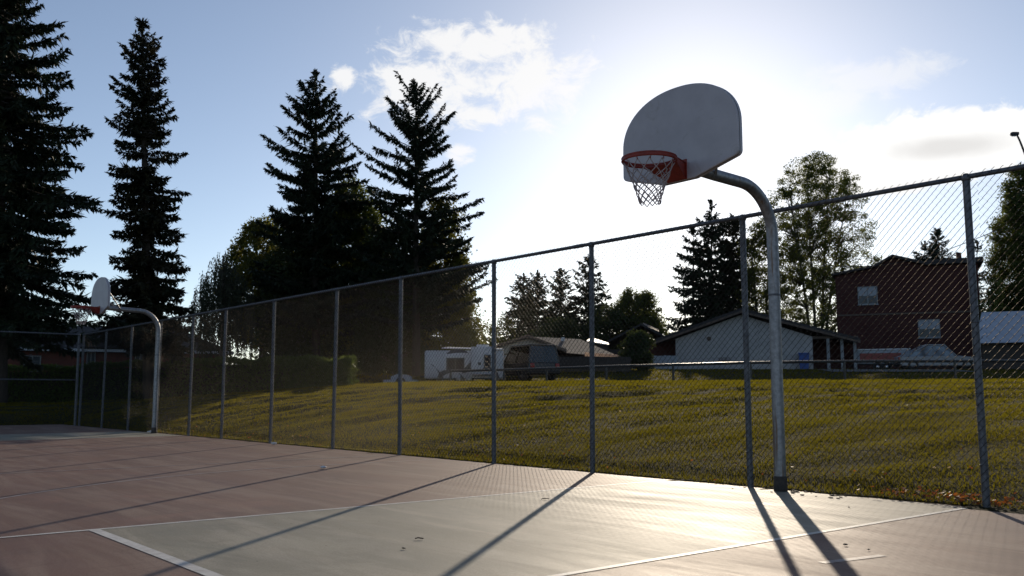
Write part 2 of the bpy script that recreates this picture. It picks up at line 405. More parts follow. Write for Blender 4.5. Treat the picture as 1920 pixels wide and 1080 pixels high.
fin = mixc(nt, MA('MAXIMUM', m1, m2), skyc, mixc(nt, 1.0, skyc, (CLW, CLW*.985, CLW*.965), 'LIGHTEN'))
fin = mixc(nt, m3, fin, white)
bg = nt.nodes.new('ShaderNodeBackground'); nt.links.new(fin, bg.inputs[0]); bg.inputs[1].default_value = .15
wo = nt.nodes.new('ShaderNodeOutputWorld'); nt.links.new(bg.outputs[0], wo.inputs[0])
S.view_settings.view_transform = 'Standard'; S.view_settings.look = 'None'; S.view_settings.exposure = -0.35; S.view_settings.gamma = 1
S.view_settings.use_curve_mapping = False
S.render.engine = 'CYCLES'; S.cycles.use_denoising = True
S.cycles.max_bounces = 6; S.cycles.transparent_max_bounces = 8; S.cycles.sample_clamp_indirect = 6
# ---------------------------------------------------------------- ground
def axis_pts(lo, hi, dense):
    """dense = [(a,b,step)] then grow outwards"""
    p = set()
    for a, b_, st in dense:
        for v in np.arange(a, b_+1e-6, st): p.add(round(float(v), 4))
    p = sorted(p); v = p[-1]; st = dense[-1][2]
    while v < hi: st *= 1.3; v += st; p.append(v)
    v = p[0]; st = dense[0][2]; q = []
    while v > lo: st *= 1.3; v -= st; q.append(v)
    return np.array(q[::-1]+p)
aa = axis_pts(-1500, 1500, [(-60, -25, 1.0), (-24.6, 27, .4), (27.35, 29.35, .1), (29.8, 60, .6)])
pp = axis_pts(-1800, 900, [(-75, -30, 1.0), (-29.6, -2.4, .35), (-2.1, 0, .1), (1, 30, 4)])
AAg, PPg = np.meshgrid(aa, pp, indexing='ij')
X = HB.x+DV.x*AAg+NV.x*PPg; Y = HB.y+DV.y*AAg+NV.y*PPg
Z = ground(X, Y)
me = bpy.data.meshes.new('lawn_ground'); na, npp = X.shape
idx = np.arange(na*npp).reshape(na, npp)
quads = np.stack([idx[:-1, :-1], idx[1:, :-1], idx[1:, 1:], idx[:-1, 1:]], -1).reshape(-1, 4)
me.from_pydata(np.stack([X, Y, Z], -1).reshape(-1, 3).tolist(), [], quads[:, ::-1].tolist() if False else quads.tolist())
me.materials.append(M['lawn']); me.polygons.foreach_set('use_smooth', [True]*len(me.polygons)); me.update()
go = bpy.data.objects.new('ground', me); COL.objects.link(go); meta(go, kind='structure')
# court slab with a slightly ragged edge on the grass sides (local x=along, y=perp)
def ragged(n0, n1, step, amp):
    xs = np.arange(n0, n1, step); return xs, amp*(rng.random(len(xs))-.5)
xs, jit = ragged(-60, END+.01, .16, .05)
edge = [(x, j-.03, 0) for x, j in zip(xs, jit)]
ys, jit2 = ragged(.16, 38, .16, .06)
edge2 = [(END+.05+j, y, 0) for y, j in zip(ys, jit2)]
poly = edge+[(END+.05, 0, 0)]+edge2+[(END, 38, 0), (-60, 38, 0)]
mb = MB(); n_ = len(poly)
mb.add(poly+[(x, y, -.1) for x, y, z in poly], [tuple(range(n_))]+[(i, i+n_, (i+1) % n_+n_, (i+1) % n_) for i in range(n_)])
o = mb.build('court_surface', M['court'], None, HB, ROTC); meta(o, kind='structure')
def along_of(px, py):
    """where the pixel's vertical plane meets the fence line"""
    v = ray(px, py); d = Vector((v[0], v[1], 0)).normalized(); nrm = Vector((-d.y, d.x, 0))
    return -HB.dot(nrm)/DV.dot(nrm)
CENT = along_of(299, 806)+.1
def strip(mb, p, q, w, z=.0032):
    p = Vector((*p, 0)); q = Vector((*q, 0)); t = (q-p).normalized(); u = Vector((-t.y, t.x, 0))*w/2
    mb.add([(v.x, v.y, z) for v in (p-u, q-u, q+u, p+u)], [(0, 1, 2, 3)])
kp = MB(); ln = MB(); lf = MB()
def cc(px, py):
    g = gz(px, py)-HB; return (g.dot(DV), g.dot(NV))
for c0 in (0.0, CENT):
    y_ft = 6.08
    kp.add([(c0-1.80, .02, .0014), (c0+1.50, .02, .0014), (c0+1.50, y_ft, .0014), (c0-1.80, y_ft, .0014)], [(0, 1, 2, 3)])
    strip(ln, (c0+1.50, .05), (c0+1.50, 9.6), .05)
    strip(ln, (c0-1.80, .05), (c0-1.80, y_ft-.05), .05)
    strip(ln, (c0-1.825, y_ft), (c0+1.475, y_ft), .075)
    R_ = 5.92; nseg = 72
    pts = [(c0+R_*math.cos(PI*k/nseg), 1.92+R_*math.sin(PI*k/nseg)) for k in range(nseg+1)]
    for k in range(nseg): strip(lf, pts[k], pts[k+1], .05, .0022 if k % 2 else .0024)
    strip(lf, (c0+R_, .05), (c0+R_, 1.90), .05, .0022); strip(lf, (c0-R_, .05), (c0-R_, 1.90), .05, .0022)
strip(lf, (7.15, .1), (7.15, 30), .05, .0026); strip(lf, (13.4, .1), (13.4, 30), .05, .0026)
strip(lf, cc(1540, 1056), cc(1655, 1042), .06, .0026)
o = kp.build('key_paint', M['key'], None, HB, ROTC); meta(o, kind='structure')
o = ln.build('court_lines', M['line'], None, HB, ROTC); meta(o, kind='structure')
o = lf.build('faded_court_lines', M['line_faded'], None, HB, ROTC); meta(o, kind='structure')
# ---------------------------------------------------------------- grass blades (stuff)
def grass_patch(y0, y1, dens, h, w, xpad):
    V = []
    xr = (min(-.58*y1-xpad, -6), .58*y1+xpad)
    n = int((xr[1]-xr[0])*(y1-y0)*dens)
    x = rng.uniform(*xr, n); y = rng.uniform(y0, y1, n)
    a, p = court_coords(x, y); dq = np.maximum(-p, 0); da = np.maximum(a-END, 0); out = np.hypot(dq, da)
    lim = .58*y+xpad
    k = (out > .05) & (np.abs(x) < lim)
    # thin and thick patches
    pat = .5+.5*np.sin(x*1.7+2*np.sin(y*.8))*np.sin(y*2.3+1.5*np.sin(x*.9))
    k &= rng.random(n) < (.72+.28*pat)
    x, y, out = x[k], y[k], out[k]; n = len(x); z = ground(x, y)-.005
    hh = h*rng.uniform(.5, 1.35, n)*(.8+.4*pat[k]); hh *= np.where(out < .35, 1.25, 1)
    th = rng.uniform(0, 2*PI, n); ln_ = rng.uniform(.1, .75, n)*hh; ph = rng.uniform(0, 2*PI, n)
    b = np.stack([x, y, z], -1); u = np.stack([np.cos(th), np.sin(th), np.zeros(n)], -1)*(w*rng.uniform(.6, 1.3, n))[:, None]
    tip = b+np.stack([np.cos(ph)*ln_, np.sin(ph)*ln_, hh], -1)
    return np.stack([b-u, b+u, tip], 1).reshape(-1, 3)
G = [grass_patch(4, 14, 2600, .032, .0045, 2.5), grass_patch(14, 22, 1250, .038, .007, 3), grass_patch(22, 31, 620, .044, .011, 3), grass_patch(31, 44, 280, .050, .018, 4), grass_patch(44, 66, 55, .085, .035, 3)]
o = np_mesh('lawn_grass', np.concatenate(G), 3, M['grass']); meta(o, 'short green and straw coloured grass covering the bank behind the tall fence', 'grass', kind='stuff')
# fallen leaves along the fence foot
lv = []
def leaf_at(x, y, s, z=None):
    z = gnd(x, y)+.02+random.random()*.02 if z is None else z
    th = random.uniform(0, 6.3); t = Vector((math.cos(th), math.sin(th), random.uniform(-.5, .9))).normalized(); u = t.cross(Vector((random.gauss(0, .5), random.gauss(0, .5), 1))).normalized()
    c = Vector((x, y, z)); return [c-t*s, c+u*s*.7, c+t*s, c-u*s*.7]
for k in range(230):
    a0 = random.choice([-1.45, -1.5, -1.9, -2.0, -1.1]); p = cw(a0+random.gauss(0, .22), -abs(random.gauss(.08, .09))-.03); lv += leaf_at(p.x, p.y, random.uniform(.014, .03), .03+random.random()*.07)
for k in range(260):
    p = cw(random.uniform(-8, 24), -random.expovariate(1.4)-.05); lv += leaf_at(p.x, p.y, random.uniform(.012, .028))
o = np_mesh('fallen_leaves', np.array([tuple(v) for v in lv]), 4, M['autumn']); meta(o, 'orange fallen leaves gathered at the foot of the tall fence', 'leaves', kind='stuff')
lv = []
for k in range(420):
    y = random.uniform(8, 36); x = random.uniform(-.58*y-1, .58*y+1); a_, p_ = court_coords(x, y)
    if p_ < -.3: lv += leaf_at(x, y, random.uniform(.012, .022), gnd(x, y)+random.uniform(.03, .055))
o = np_mesh('dry_leaves', np.array([tuple(v) for v in lv]), 4, M['dryleaf']); meta(o, 'small pale dry leaves scattered over the grass bank', 'leaves', kind='stuff')
# ---------------------------------------------------------------- chain link fence
def along_of(px, py):
    """where the pixel's vertical plane meets the fence line"""
    v = ray(px, py); d = Vector((v[0], v[1], 0)).normalized(); nrm = Vector((-d.y, d.x, 0))
    return -HB.dot(nrm)/DV.dot(nrm)
base_px = [(1848, 950), (1405, 914), (1109, 888), (924, 873), (747, 857), (622, 842), (505, 833), (413, 822), (352, 812), (291, 808), (238, 803), (189, 800)]
posts = [along_of(*q) for q in base_px]+[along_of(147, 795)]
posts = [posts[0]-2.3*k for k in (4, 3, 2, 1)]+posts
PIT_ = .0718
def chain_panel(L, H):
    """zigzag wires: each wire bends left and right down the panel, neighbours hook at the bends"""
    V = []; Fc = []; r = .0023; hw = PIT_/2
    nw = int(round(L/hw)); sx_ = L/nw; nz = int((H+.03)/hw)
    ring = [(1, 0), (0, 1), (-1, 0), (0, -1)]
    for i in range(nw):
        xb = i*sx_
        # knots along the wire: apex, bulge front/back, apex ...
        P = []
        for j in range(nz+1):
            odd = (j+i) % 2; ax = xb+(sx_*1.06 if odd else -sx_*.06)
            P.append((ax, 0.0, j*hw))
            if j < nz:
                s_ = 1 if odd else -1
                x_a, x_b = ax, xb+(-sx_*.06 if odd else sx_*1.06)
                for fq, yo in ((.16, .0030), (.5, .0046), (.84, .0030)): P.append((x_a+(x_b-x_a)*fq, s_*yo, (j+fq)*hw))
        b = len(V)
        for q, (x, y, z) in enumerate(P):
            y += .009*math.sin(x*2.735)*math.sin(z*2.1+.6)*math.sin(z*PI/H)
            for cx, cy in ring: V.append((x+cx*r*.9, y+cy*r, z+(cx*r*.6)))
        for q in range(len(P)-1):
            for k in range(4):
                k2 = (k+1) % 4; Fc.append((b+q*4+k, b+q*4+k2, b+q*4+4+k2, b+q*4+4+k))
        # twisted barb above the last knot
    return V, Fc
PANEL = {}
def panel_mesh(L, H):
    key = (round(L, 2), H)
    if key not in PANEL:
        V, Fc = chain_panel(L, H); me = bpy.data.meshes.new('chain_link_mesh'); me.from_pydata(V, [], Fc)
        me.polygons.foreach_set('use_smooth', [True]*len(Fc)); me.materials.append(M['wire']); me.update(); PANEL[key] = me
    return PANEL[key]
def tall_fence(name, loc, rz, stations, label, midrail=False, yoff=-.045):
    root = empty(name, loc, rz, label, 'fence', 'tall chain link fences round the court')
    pm = None
    for i, a in enumerate(stations):
        term = i in (0, len(stations)-1)
        r = .038 if term else .0315
        mb = MB(); mb.tube([(0, 0, -.05), (0, 0, FH-.05)], r, 12)
        mb.lathe([(r, FH-.06), (r+.007, FH-.055), (r+.007, FH-.02), (r*.7, FH+.005), (0, FH+.01)], 12)
        for z in (.35, .95, 1.55, 2.2): mb.lathe([(r, z), (r+.004, z), (r+.004, z+.012), (r, z+.012)], 10)
        o = mb.build('post', M['galv_dull'], root, (a, -.02, 0), 0)
        o.rotation_euler = (random.uniform(-.006, .006), random.uniform(-.006, .006), 0)
    a0, a1 = stations[0], stations[-1]
    mb = MB(); mb.tube([(a0, -.02, FH-.02), (a1, -.02, FH-.02)], .0225, 10)
    x = a0+1.2
    while x < a1: mb.tube([(x, -.02, FH-.02), (x+.16, -.02, FH-.02)], .0255, 10); x += 6.4
    mb.build('top_rail', M['galv_dull'], root)
    if midrail:
        mb = MB(); mb.tube([(a0, -.02, 1.41), (a1, -.02, 1.41)], .021, 8); mb.build('middle_rail', M['galv_dull'], root)
    Lp = 2.297
    n = int(math.ceil((a1-a0)/Lp)); Lr = (a1-a0)/n
    me = panel_mesh(Lr, FH)
    for k in range(n):
        o = bpy.data.objects.new('chain_link_mesh', me); COL.objects.link(o); o.parent = root; o.location = (a0+Lr*k, .022, .02)
    return root
tall_fence('chain_link_fence', HB, ROTC, posts, 'long tall galvanised chain link fence running beside the court behind the hoops')
# end fence: local x along NV
rz_end = math.atan2(NV.y, NV.x)
tall_fence('chain_link_fence', cw(posts[-1]+.09, .02), rz_end, [0.05+k*2.5 for k in range(0, 6)], 'short stretch of tall chain link fence with a middle rail at the far left end', True)
# ---------------------------------------------------------------- basketball hoop (local x = along, y = towards court)
def make_hoop():
    root = empty('basketball_hoop', cw(0, .10), ROTC, 'near basketball hoop with white fan backboard and net on a curved steel pole', 'basketball hoop', 'basketball hoops along the fence')
    r = .0575
    path = [(0, 0, -.1), (0, 0, .6), (0, 0, 1.4), (0, 0, 2.53)]
    cz, cy, Rb = 2.53, .50, .50
    for k in range(1, 15):
        an = PI/2*k/14*.97; path.append((0, cy-Rb*math.cos(an), cz+Rb*.99*math.sin(an)))
    yl, zl = path[-1][1:]
    path += [(0, .9, zl+.012), (0, 1.36, zl+.035)]
    p = MB(); p.tube(path, r, 24); p.build('pole', M['pole'], root)
    s = MB(); s.lathe([(r, 1.93), (r+.003, 1.932), (r+.003, 1.948), (r, 1.95)], 24); s.build('weld_seam', M['galv_dull'], root)
    c = MB(); c.lathe([(r+.001, .0), (r+.010, .004), (r+.009, .03), (r+.005, .12), (r+.003, .145), (r, .147)], 24); c.build('base_collar', M['base'], root)
    # backboard: fan outline
    zb = 2.893; hw = .686; W_ = []
    W_ += [(-.19, 0), (.185, 0)]
    def corner(cx, cz_, rad, a0, a1, n=6):
        return [(cx+rad*math.cos(a0+(a1-a0)*k/n), cz_+rad*math.sin(a0+(a1-a0)*k/n)) for k in range(n+1)]
    W_ += corner(hw-.05, .165, .05, -PI/2+.35, 0)
    W_.append((hw, .40))
    for k in range(1, 40):
        an = PI/2*k/20
        x = math.copysign(abs(math.cos(an))**.93, math.cos(an))*hw if k != 20 else 0
        W_.append((x, .42+.475*abs(math.sin(an))**.93))
    W_.append((-hw, .40)); W_ += corner(-(hw-.05), .165, .05, PI, 1.5*PI-.35)
    yb = 1.42
    b = MB(); b.prism([(x, zb+z) for x, z in W_], yb, yb+.028)
    bo = b.build('backboard', M['board'], root)
    mod = bo.modifiers.new('bevel', 'BEVEL'); mod.width = .009; mod.segments = 2; mod.limit_method = 'ANGLE'
    # rear flange ring and braces
    fl = MB()
    n = len(W_)
    ins = [(x*.93, .42+(z-.42)*.92) for x, z in W_]
    vs = [(x, yb-.001, zb+z) for x, z in W_]+[(x, yb-.001, zb+z) for x, z in ins]+[(x, yb-.035, zb+z) for x, z in W_]+[(x, yb-.035, zb+z) for x, z in ins]
    fs = []
    for i in range(n):
        j = (i+1) % n
        fs += [(i, j, j+2*n, i+2*n), (i+2*n, j+2*n, j+3*n, i+3*n), (i+n, i+3*n, j+3*n, j+n)]
    fl.add(vs, fs); fl.build('rear_flange', M['board'], bo)
    br = MB(); br.box(-.14, .14, yb-.06, yb-.036, zl-.10, zl+.20)
    for sx_ in (-1, 1): br.tube([(sx_*.05, .95, zl), (sx_*.45, yb-.04, zb+.55)], .014, 8)
    br.build('brace', M['galv'], root)
    # rim
    zr = 3.05; yr = yb+.028+.381; Rr = .2286
    rm = MB()
    for zc in (-.004, -.028):
        prof = [(Rr+.011+.011*math.cos(a), zc+.011*math.sin(a)) for a in [2*PI*k/8 for k in range(8)]]
        rm.lathe(prof, 40, (0, yr, zr), True, True)
    prof = [(Rr+.006, .0), (Rr+.019, .0), (Rr+.019, -.032), (Rr+.006, -.032)]
    rm.lathe(prof, 40, (0, yr, zr), False, True)
    ro = rm.build('rim', M['red'], root)
    for k in range(12):
        an = 2*PI*(k+.5)/12
    for k in range(12):
        an = 2*PI*(k+.5)/12; cx, cy_ = math.cos(an)*(Rr+.004), yr+math.sin(an)*(Rr+.004)
        hk = MB(); hk.tube([(cx, cy_, zr-.03), (cx*.99, yr+(cy_-yr)*.99, zr-.052), (cx, cy_, zr-.06)], .004, 6); hk.build('net_hook', M['red'], ro)
    # bracket: plate on the board, top plate to the ring and two side webs
    k_ = MB(); wb = .115
    k_.box(-wb, wb, yb+.028, yb+.040, zr-.155, zr+.03)
    k_.sheet([(-wb, yb+.04, zr-.006), (wb, yb+.04, zr-.006), (Rr*.86, yr-Rr*.56, zr-.006), (Rr*.4, yr-Rr*.97, zr-.006), (-Rr*.4, yr-Rr*.97, zr-.006), (-Rr*.86, yr-Rr*.56, zr-.006)], .006)
    for sx_ in (-1, 1):
        p0 = [(sx_*(wb-.012), yb+.04, zr-.15), (sx_*(wb-.012), yb+.04, zr-.006), (sx_*(Rr*.86), yr-Rr*.58, zr-.006), (sx_*Rr*.86, yr-Rr*.58, zr-.034)]
        k_.sheet(p0 if sx_ > 0 else p0[::-1], .006)
    k_.sheet([(-wb+.012, yb+.04, zr-.15), (-Rr*.8, yr-Rr*.66, zr-.036), (Rr*.8, yr-Rr*.66, zr-.036), (wb-.012, yb+.04, zr-.15)], .005)
    k_.build('rim_bracket', M['red'], root)
    # net
    nt_ = MB(); Hn = .375
    def rad(t): return (Rr-.004)*((1-t)**1.25*.60+.40)
    for k in range(12):
        for sg in (-1, 1):
            pts = []
            for q in range(25):
                t = q/24
                an = 2*PI*(k+.5)/12+sg*2.3*t**1.35+.04*math.sin(9*t+k)
                R2 = rad(t)+.004*math.sin(k*2.1+q)
                pts.append((R2*math.cos(an), yr+R2*math.sin(an), zr-.045-t*Hn+.008*math.sin(k*1.7+sg)*t))
            nt_.tube(pts, .0046, 5)
    nt_.build('net', M['cord'], root)
    return root
hoop = make_hoop()
h2 = copy_tree(hoop); h2.location = cw(CENT, .10); h2['label'] = 'far basketball hoop with white fan backboard beside the big spruces at the left end'
# ---------------------------------------------------------------- trees
def interp(prof, t):
    return np.interp(t, [p[0] for p in prof], [p[1] for p in prof])
def diamonds(base, direc, length, width, roll):
    """thin leaf-shaped quads from base along direc"""
    d = direc/np.linalg.norm(direc, axis=1, keepdims=True)
    a = np.cross(d, np.array([0, 0, 1.0])+rng.normal(0, .05, d.shape)); a /= np.linalg.norm(a, axis=1, keepdims=True)+1e-9
    c = np.cross(d, a)
    u = a*np.cos(roll)[:, None]+c*np.sin(roll)[:, None]
    L = length[:, None]; Wd = width[:, None]
    return np.stack([base, base+d*L*.45+u*Wd, base+d*L, base+d*L*.45-u*Wd], 1).reshape(-1, 3)
def spruce(px, pyt, D, prof, label, seed, nb=320, px_top=None, tw=(.14, .42), wid=.055, up=0.35, droop=.25, bare=.93, mat='spruce', group='spruce trees', gap=0.0, step=.075, reps=7):
    global rng
    rng = np.random.default_rng(seed); s_ = F/D
    b = at(px, 741, D); z0 = gnd(b.x, D)-.05
    H = at(px, pyt, D).z-z0
    root = empty('spruce_tree', (b.x, D, z0), 0, label, 'tree', group)
    tr = MB(); lean = at(px if px_top is None else px_top, pyt, D).x-b.x
    tp = [(lean*t, 0, H*t) for t in np.linspace(0, .985, 9)]
    r0 = .012*H+.03
    tr.tube(tp, 0, 9, True, True, [r0*(1-t)**.8+.012 for t in np.linspace(0, .985, 9)])
    V = []; bt = tr
    # boughs: irregular lengths that clump together, thick hanging tufts along each
    q = np.sort(rng.random(nb)**.82)*bare
    p1, p2, p3 = rng.uniform(0, 6.28, 3)
    phi0 = 0
    for i, t in enumerate(q):
        phi0 += 2.399+rng.normal(0, .5)
        lump = .5+.5*math.sin(t*23+1.0*phi0+p1)*math.sin(t*41-2.0*phi0+p2)+.22*math.sin(t*67+phi0*3+p3)
        if gap and rng.random() < gap: continue
        Lb = interp(prof, t)/s_*(.60+.50*lump)*rng.uniform(.82, 1.12)
        if rng.random() < .07: Lb *= 1.25
        Lb = max(Lb, .12)
        z = H*(1-t)
        steep = up*(1-min(t/.35, 1))*1.6+(-droop)*min(max((t-.15)/.5, 0), 1)+rng.normal(0, .08)
        n = max(4, int(Lb/step)); s = np.linspace(.08, 1, n)
        curve = (.30+rng.normal(0, .08))*s*s*Lb
        P = np.stack([np.cos(phi0)*Lb*s, np.sin(phi0)*Lb*s, z+steep*Lb*s+curve*.6], -1)
        P[:, 0] += lean*(1-t)
        out = np.array([np.cos(phi0), np.sin(phi0), 0]); lat = np.array([-np.sin(phi0), np.cos(phi0), 0])
        if Lb > .5: bt.tube([[P[0][0]*.3, P[0][1]*.3, P[0][2]], P[n//2], P[-1]], 0, 3, False, True, [.02+.008*Lb, .012+.004*Lb, .006])
        fat = rng.uniform(.75, 1.25)
        for rep in range(reps):
            sg = rng.choice([-1, 1], n)
            w = (.30+.70*np.sin(np.clip(s*.80+.10, 0, 1)*PI)**.8)*min(1, .45+Lb*.35)*fat
            w = w*(.7+.5*np.abs(np.sin(s*Lb*5.0+i)))
            ln_ = rng.uniform(*tw, n)*w*(1.2 if rep < 3 else .85)
            dr = lat*(sg*rng.uniform(.2, 1.0, n))[:, None]+out*rng.uniform(.2, 1.0, n)[:, None]
            dr[:, 2] += rng.normal(-.30 if rep < 4 else -1.2, .45, n)
            V.append(diamonds(P+rng.normal(0, .035, P.shape), dr, ln_, wid*rng.uniform(.6, 1.35, n), rng.uniform(-.9, .9, n)))
        V.append(diamonds(P[-4:], np.tile(out, (4, 1))+rng.normal(0, .3, (4, 3))+[0, 0, .35], rng.uniform(tw[0], tw[1], 4)*.75, np.full(4, wid*.9), rng.uniform(-1, 1, 4)))
    # leader
    n = 70; zt = H*(1-.06*rng.random(n)**1.2); an = rng.uniform(0, 2*PI, n)
    V.append(diamonds(np.stack([0*zt+lean, 0*zt, zt-.1], -1), np.stack([np.cos(an)*.5, np.sin(an)*.5, np.full(n, .8)], -1), np.full(n, .26*H/16), np.full(n, wid*.7), an))
    tr.build('trunk', M['bark'], root)
    np_mesh('crown', np.concatenate(V), 4, M[mat], root)
    return root
def crown_tree(name, px, pyt, pyb, D, prof, label, seed, ncl=260, nl=90, ls=.11, clr=.6, mat='leaf', trunks=1, group='broadleaf trees', depth=.9, bark='palebark', squash=1.0, shell=.35):
    """prof: (t from top 0..1 of the crown, left px, right px)"""
    global rng
    rng = np.random.default_rng(seed); random.seed(seed); s_ = F/D
    b = at(px, 741, D); z0 = gnd(b.x, D)-.05
    zt = at(px, pyt, D).z-z0; zb = max(at(px, pyb, D).z-z0, .25)
    root = empty(name, (b.x, D, z0), 0, label, 'bush' if name == 'bush' else 'tree', group)
    ts = [p[0] for p in prof]
    tg = np.linspace(0, 1, 200); wd_ = np.interp(tg, ts, [p[1]+p[2] for p in prof])**1.35; cdf = np.cumsum(wd_); cdf = cdf/cdf[-1]
    t = np.interp(rng.random(ncl), cdf, tg)
    Lh = np.interp(t, ts, [p[1] for p in prof])/s_; Rh = np.interp(t, ts, [p[2] for p in prof])/s_
    th = rng.uniform(0, 2*PI, ncl); rr = np.clip(rng.random(ncl)**shell, 0, 1)*rng.uniform(.75, 1.05, ncl)
    cx = np.where(np.cos(th) < 0, Lh, Rh)*np.cos(th)*rr; cy = (Lh+Rh)/2*np.sin(th)*rr*depth
    cz = zt-(zt-zb)*t
    lean = (at(px, pyt, D).x-b.x)/zt; cx = cx+lean*cz
    C = np.stack([cx, cy, cz], -1)
    tr = MB()
    nodes = []
    for k in range(trunks):
        ox = (k-(trunks-1)/2)*.55*(.5+zt/20); hx = ox*2.2+random.uniform(-.3, .3)
        r0 = (.016*zt+.03)/(1+.35*(trunks-1)); hh = zb+(zt-zb)*random.uniform(.72, .86)
        pts = [(lean*hh*q+ox*.35+(hx-ox*.35)*q**1.2+.12*math.sin(5*q+k), .2*math.sin(3*q+2*k), hh*q) for q in np.linspace(0, 1, 9)]
        tr.tube(pts, 0, 8, True, True, [r0*(1-.85*q)+.01 for q in np.linspace(0, 1, 9)])
        nodes += [p for p in pts if p[2] > zb*.6]
    NA = np.array(nodes)
    for i in range(ncl):
        if i % 2 == 0:
            c = C[i]; d = np.linalg.norm(NA-(c-np.array([0, 0, .35*np.hypot(c[0], c[1])+.2])), axis=1); nd = NA[int(d.argmin())]
            mid = (nd*.5+c*.5)+np.array([0, 0, .08*np.linalg.norm(c-nd)])
            Lg = np.linalg.norm(c-nd); tr.tube([nd, mid, c], 0, 4, False, True, [.014*Lg+.012, .008*Lg+.008, .004])
    rad = clr*rng.uniform(.5, 1.3, ncl)
    cnt = rng.poisson(nl*rng.uniform(.45, 1.4, ncl))
    cid = np.repeat(np.arange(ncl), cnt); n = len(cid)
    off = rng.normal(0, 1, (n, 3)); off /= np.linalg.norm(off, axis=1, keepdims=True); off *= (rng.random(n)**.5)[:, None]*rad[cid][:, None]; off[:, 2] *= .75*squash
    base = C[cid]+off
    dr = rng.normal(0, 1, (n, 3)); dr[:, 2] -= .35
    V = diamonds(base, dr, ls*rng.uniform(.7, 1.5, n), ls*.36*rng.uniform(.7, 1.3, n), rng.uniform(0, PI, n))
    tr.build('trunk', M[bark], root); np_mesh('crown', V, 4, M[mat], root)
    return root
# big spruces, left
spruce(2, -150, 37, [(0, 5), (.06, 40), (.16, 85), (.3, 125), (.45, 160), (.6, 180), (.75, 190), (.88, 165), (1, 120)], 'largest spruce at the left edge with its top out of frame', 11, 370, tw=(.16, .50), wid=.055, droop=.42, bare=.86, group='tall dark spruces', gap=.04)
spruce(280, 38, 41, [(0, 4), (.05, 20), (.12, 42), (.25, 54), (.45, 64), (.65, 76), (.8, 86), (.93, 78), (1, 55)], 'slender spire shaped spruce standing apart behind the far hoop', 12, 310, px_top=266, tw=(.15, .46), wid=.052, droop=.40, bare=.86, mat='spruce_warm', group='tall dark spruces')
spruce(592, 135, 58, [(0, 5), (.05, 20), (.14, 56), (.28, 90), (.45, 104), (.62, 118), (.8, 140), (1, 110)], 'tall ragged spruce rising above the leafy trees, left one of the middle pair', 13, 205, tw=(.2, .55), wid=.065, up=.5, droop=.12, bare=.84, group='tall dark spruces', gap=.10)
spruce(780, 158, 56, [(0, 5), (.04, 26), (.1, 48), (.18, 72), (.32, 98), (.48, 118), (.65, 125), (.82, 130), (1, 110)], 'tall open spruce with separate upswept boughs against the cloud', 14, 175, tw=(.18, .46), wid=.06, up=.75, droop=-.05, bare=.84, group='tall dark spruces', gap=.12)
# broadleaf mass below the middle pair
crown_tree('broadleaf_tree', 487, 412, 650, 62, [(0, 14, 22), (.15, 45, 50), (.4, 66, 70), (.75, 75, 75), (1, 50, 50)], 'rounded broadleaf tree left of the middle spruces, above the weeping tree', 21, 420, 75, .17, .65, 'leaf_gold')
crown_tree('broadleaf_tree', 660, 335, 690, 61, [(0, 22, 22), (.2, 58, 50), (.5, 80, 75), (.8, 95, 85), (1, 80, 80)], 'dense broadleaf tree between the two middle spruces', 22, 640, 80, .18, .75, 'leaf')
crown_tree('broadleaf_tree', 830, 362, 690, 60, [(0, 16, 16), (.25, 45, 42), (.5, 70, 62), (.8, 80, 74), (1, 62, 60)], 'yellow green broadleaf tree behind the open spruce and above the camper', 23, 480, 75, .18, .7, 'leaf_gold')
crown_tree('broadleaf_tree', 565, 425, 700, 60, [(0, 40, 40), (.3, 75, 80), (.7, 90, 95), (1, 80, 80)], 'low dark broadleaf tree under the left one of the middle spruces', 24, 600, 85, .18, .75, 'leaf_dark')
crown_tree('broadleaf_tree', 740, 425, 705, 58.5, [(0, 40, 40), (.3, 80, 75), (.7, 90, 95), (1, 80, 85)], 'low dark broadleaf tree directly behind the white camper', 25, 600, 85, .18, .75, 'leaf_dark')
# weeping tree
def weeping(px, pyt, pyb, D, label):
    global rng
    rng = np.random.default_rng(31); s_ = F/D
    b = at(px, 741, D); z0 = gnd(b.x, D)-.05; H = at(px, pyt, D).z-z0; zb = at(px, pyb, D).z-z0
    root = empty('weeping_tree', (b.x, D, z0), 0, label, 'tree')
    tr = MB(); tr.tube([(0, 0, 0), (.1, 0, H*.5), (-.1, 0, H*.93)], 0, 8, True, True, [.2, .13, .03])
    V = []
    for k in range(210):
        an = rng.uniform(0, 2*PI); R = rng.random()**.6*58/s_; zt = H*(.98-.30*(R/(58/s_))**2)*rng.uniform(.85, 1.0); zl = rng.uniform(zb, zb+(zt-zb)*.5)
        if k % 4 == 0: tr.tube([(0, 0, H*.6), (R*.5*math.cos(an), R*.5*math.sin(an), zt*1.0), (R*math.cos(an), R*math.sin(an), zt)], 0, 3, False, True, [.04, .02, .006])
        n = int((zt-zl)/.055); z = np.linspace(zt, zl, n)
        P = np.stack([R*np.cos(an)+.08*np.sin(z*2+k), R*np.sin(an)+.08*np.cos(z*2.3+k), z], -1)+rng.normal(0, .035, (n, 3))
        dr = rng.normal(0, .35, (n, 3)); dr[:, 2] -= 1
        V.append(diamonds(P, dr, rng.uniform(.12, .26, n), rng.uniform(.02, .04, n), rng.uniform(0, PI, n)))
    tr.build('trunk', M['palebark'], root); np_mesh('crown', np.concatenate(V), 4, M['willow'], root)
weeping(412, 462, 690, 54, 'weeping tree with hanging strands at the left end of the leafy group')
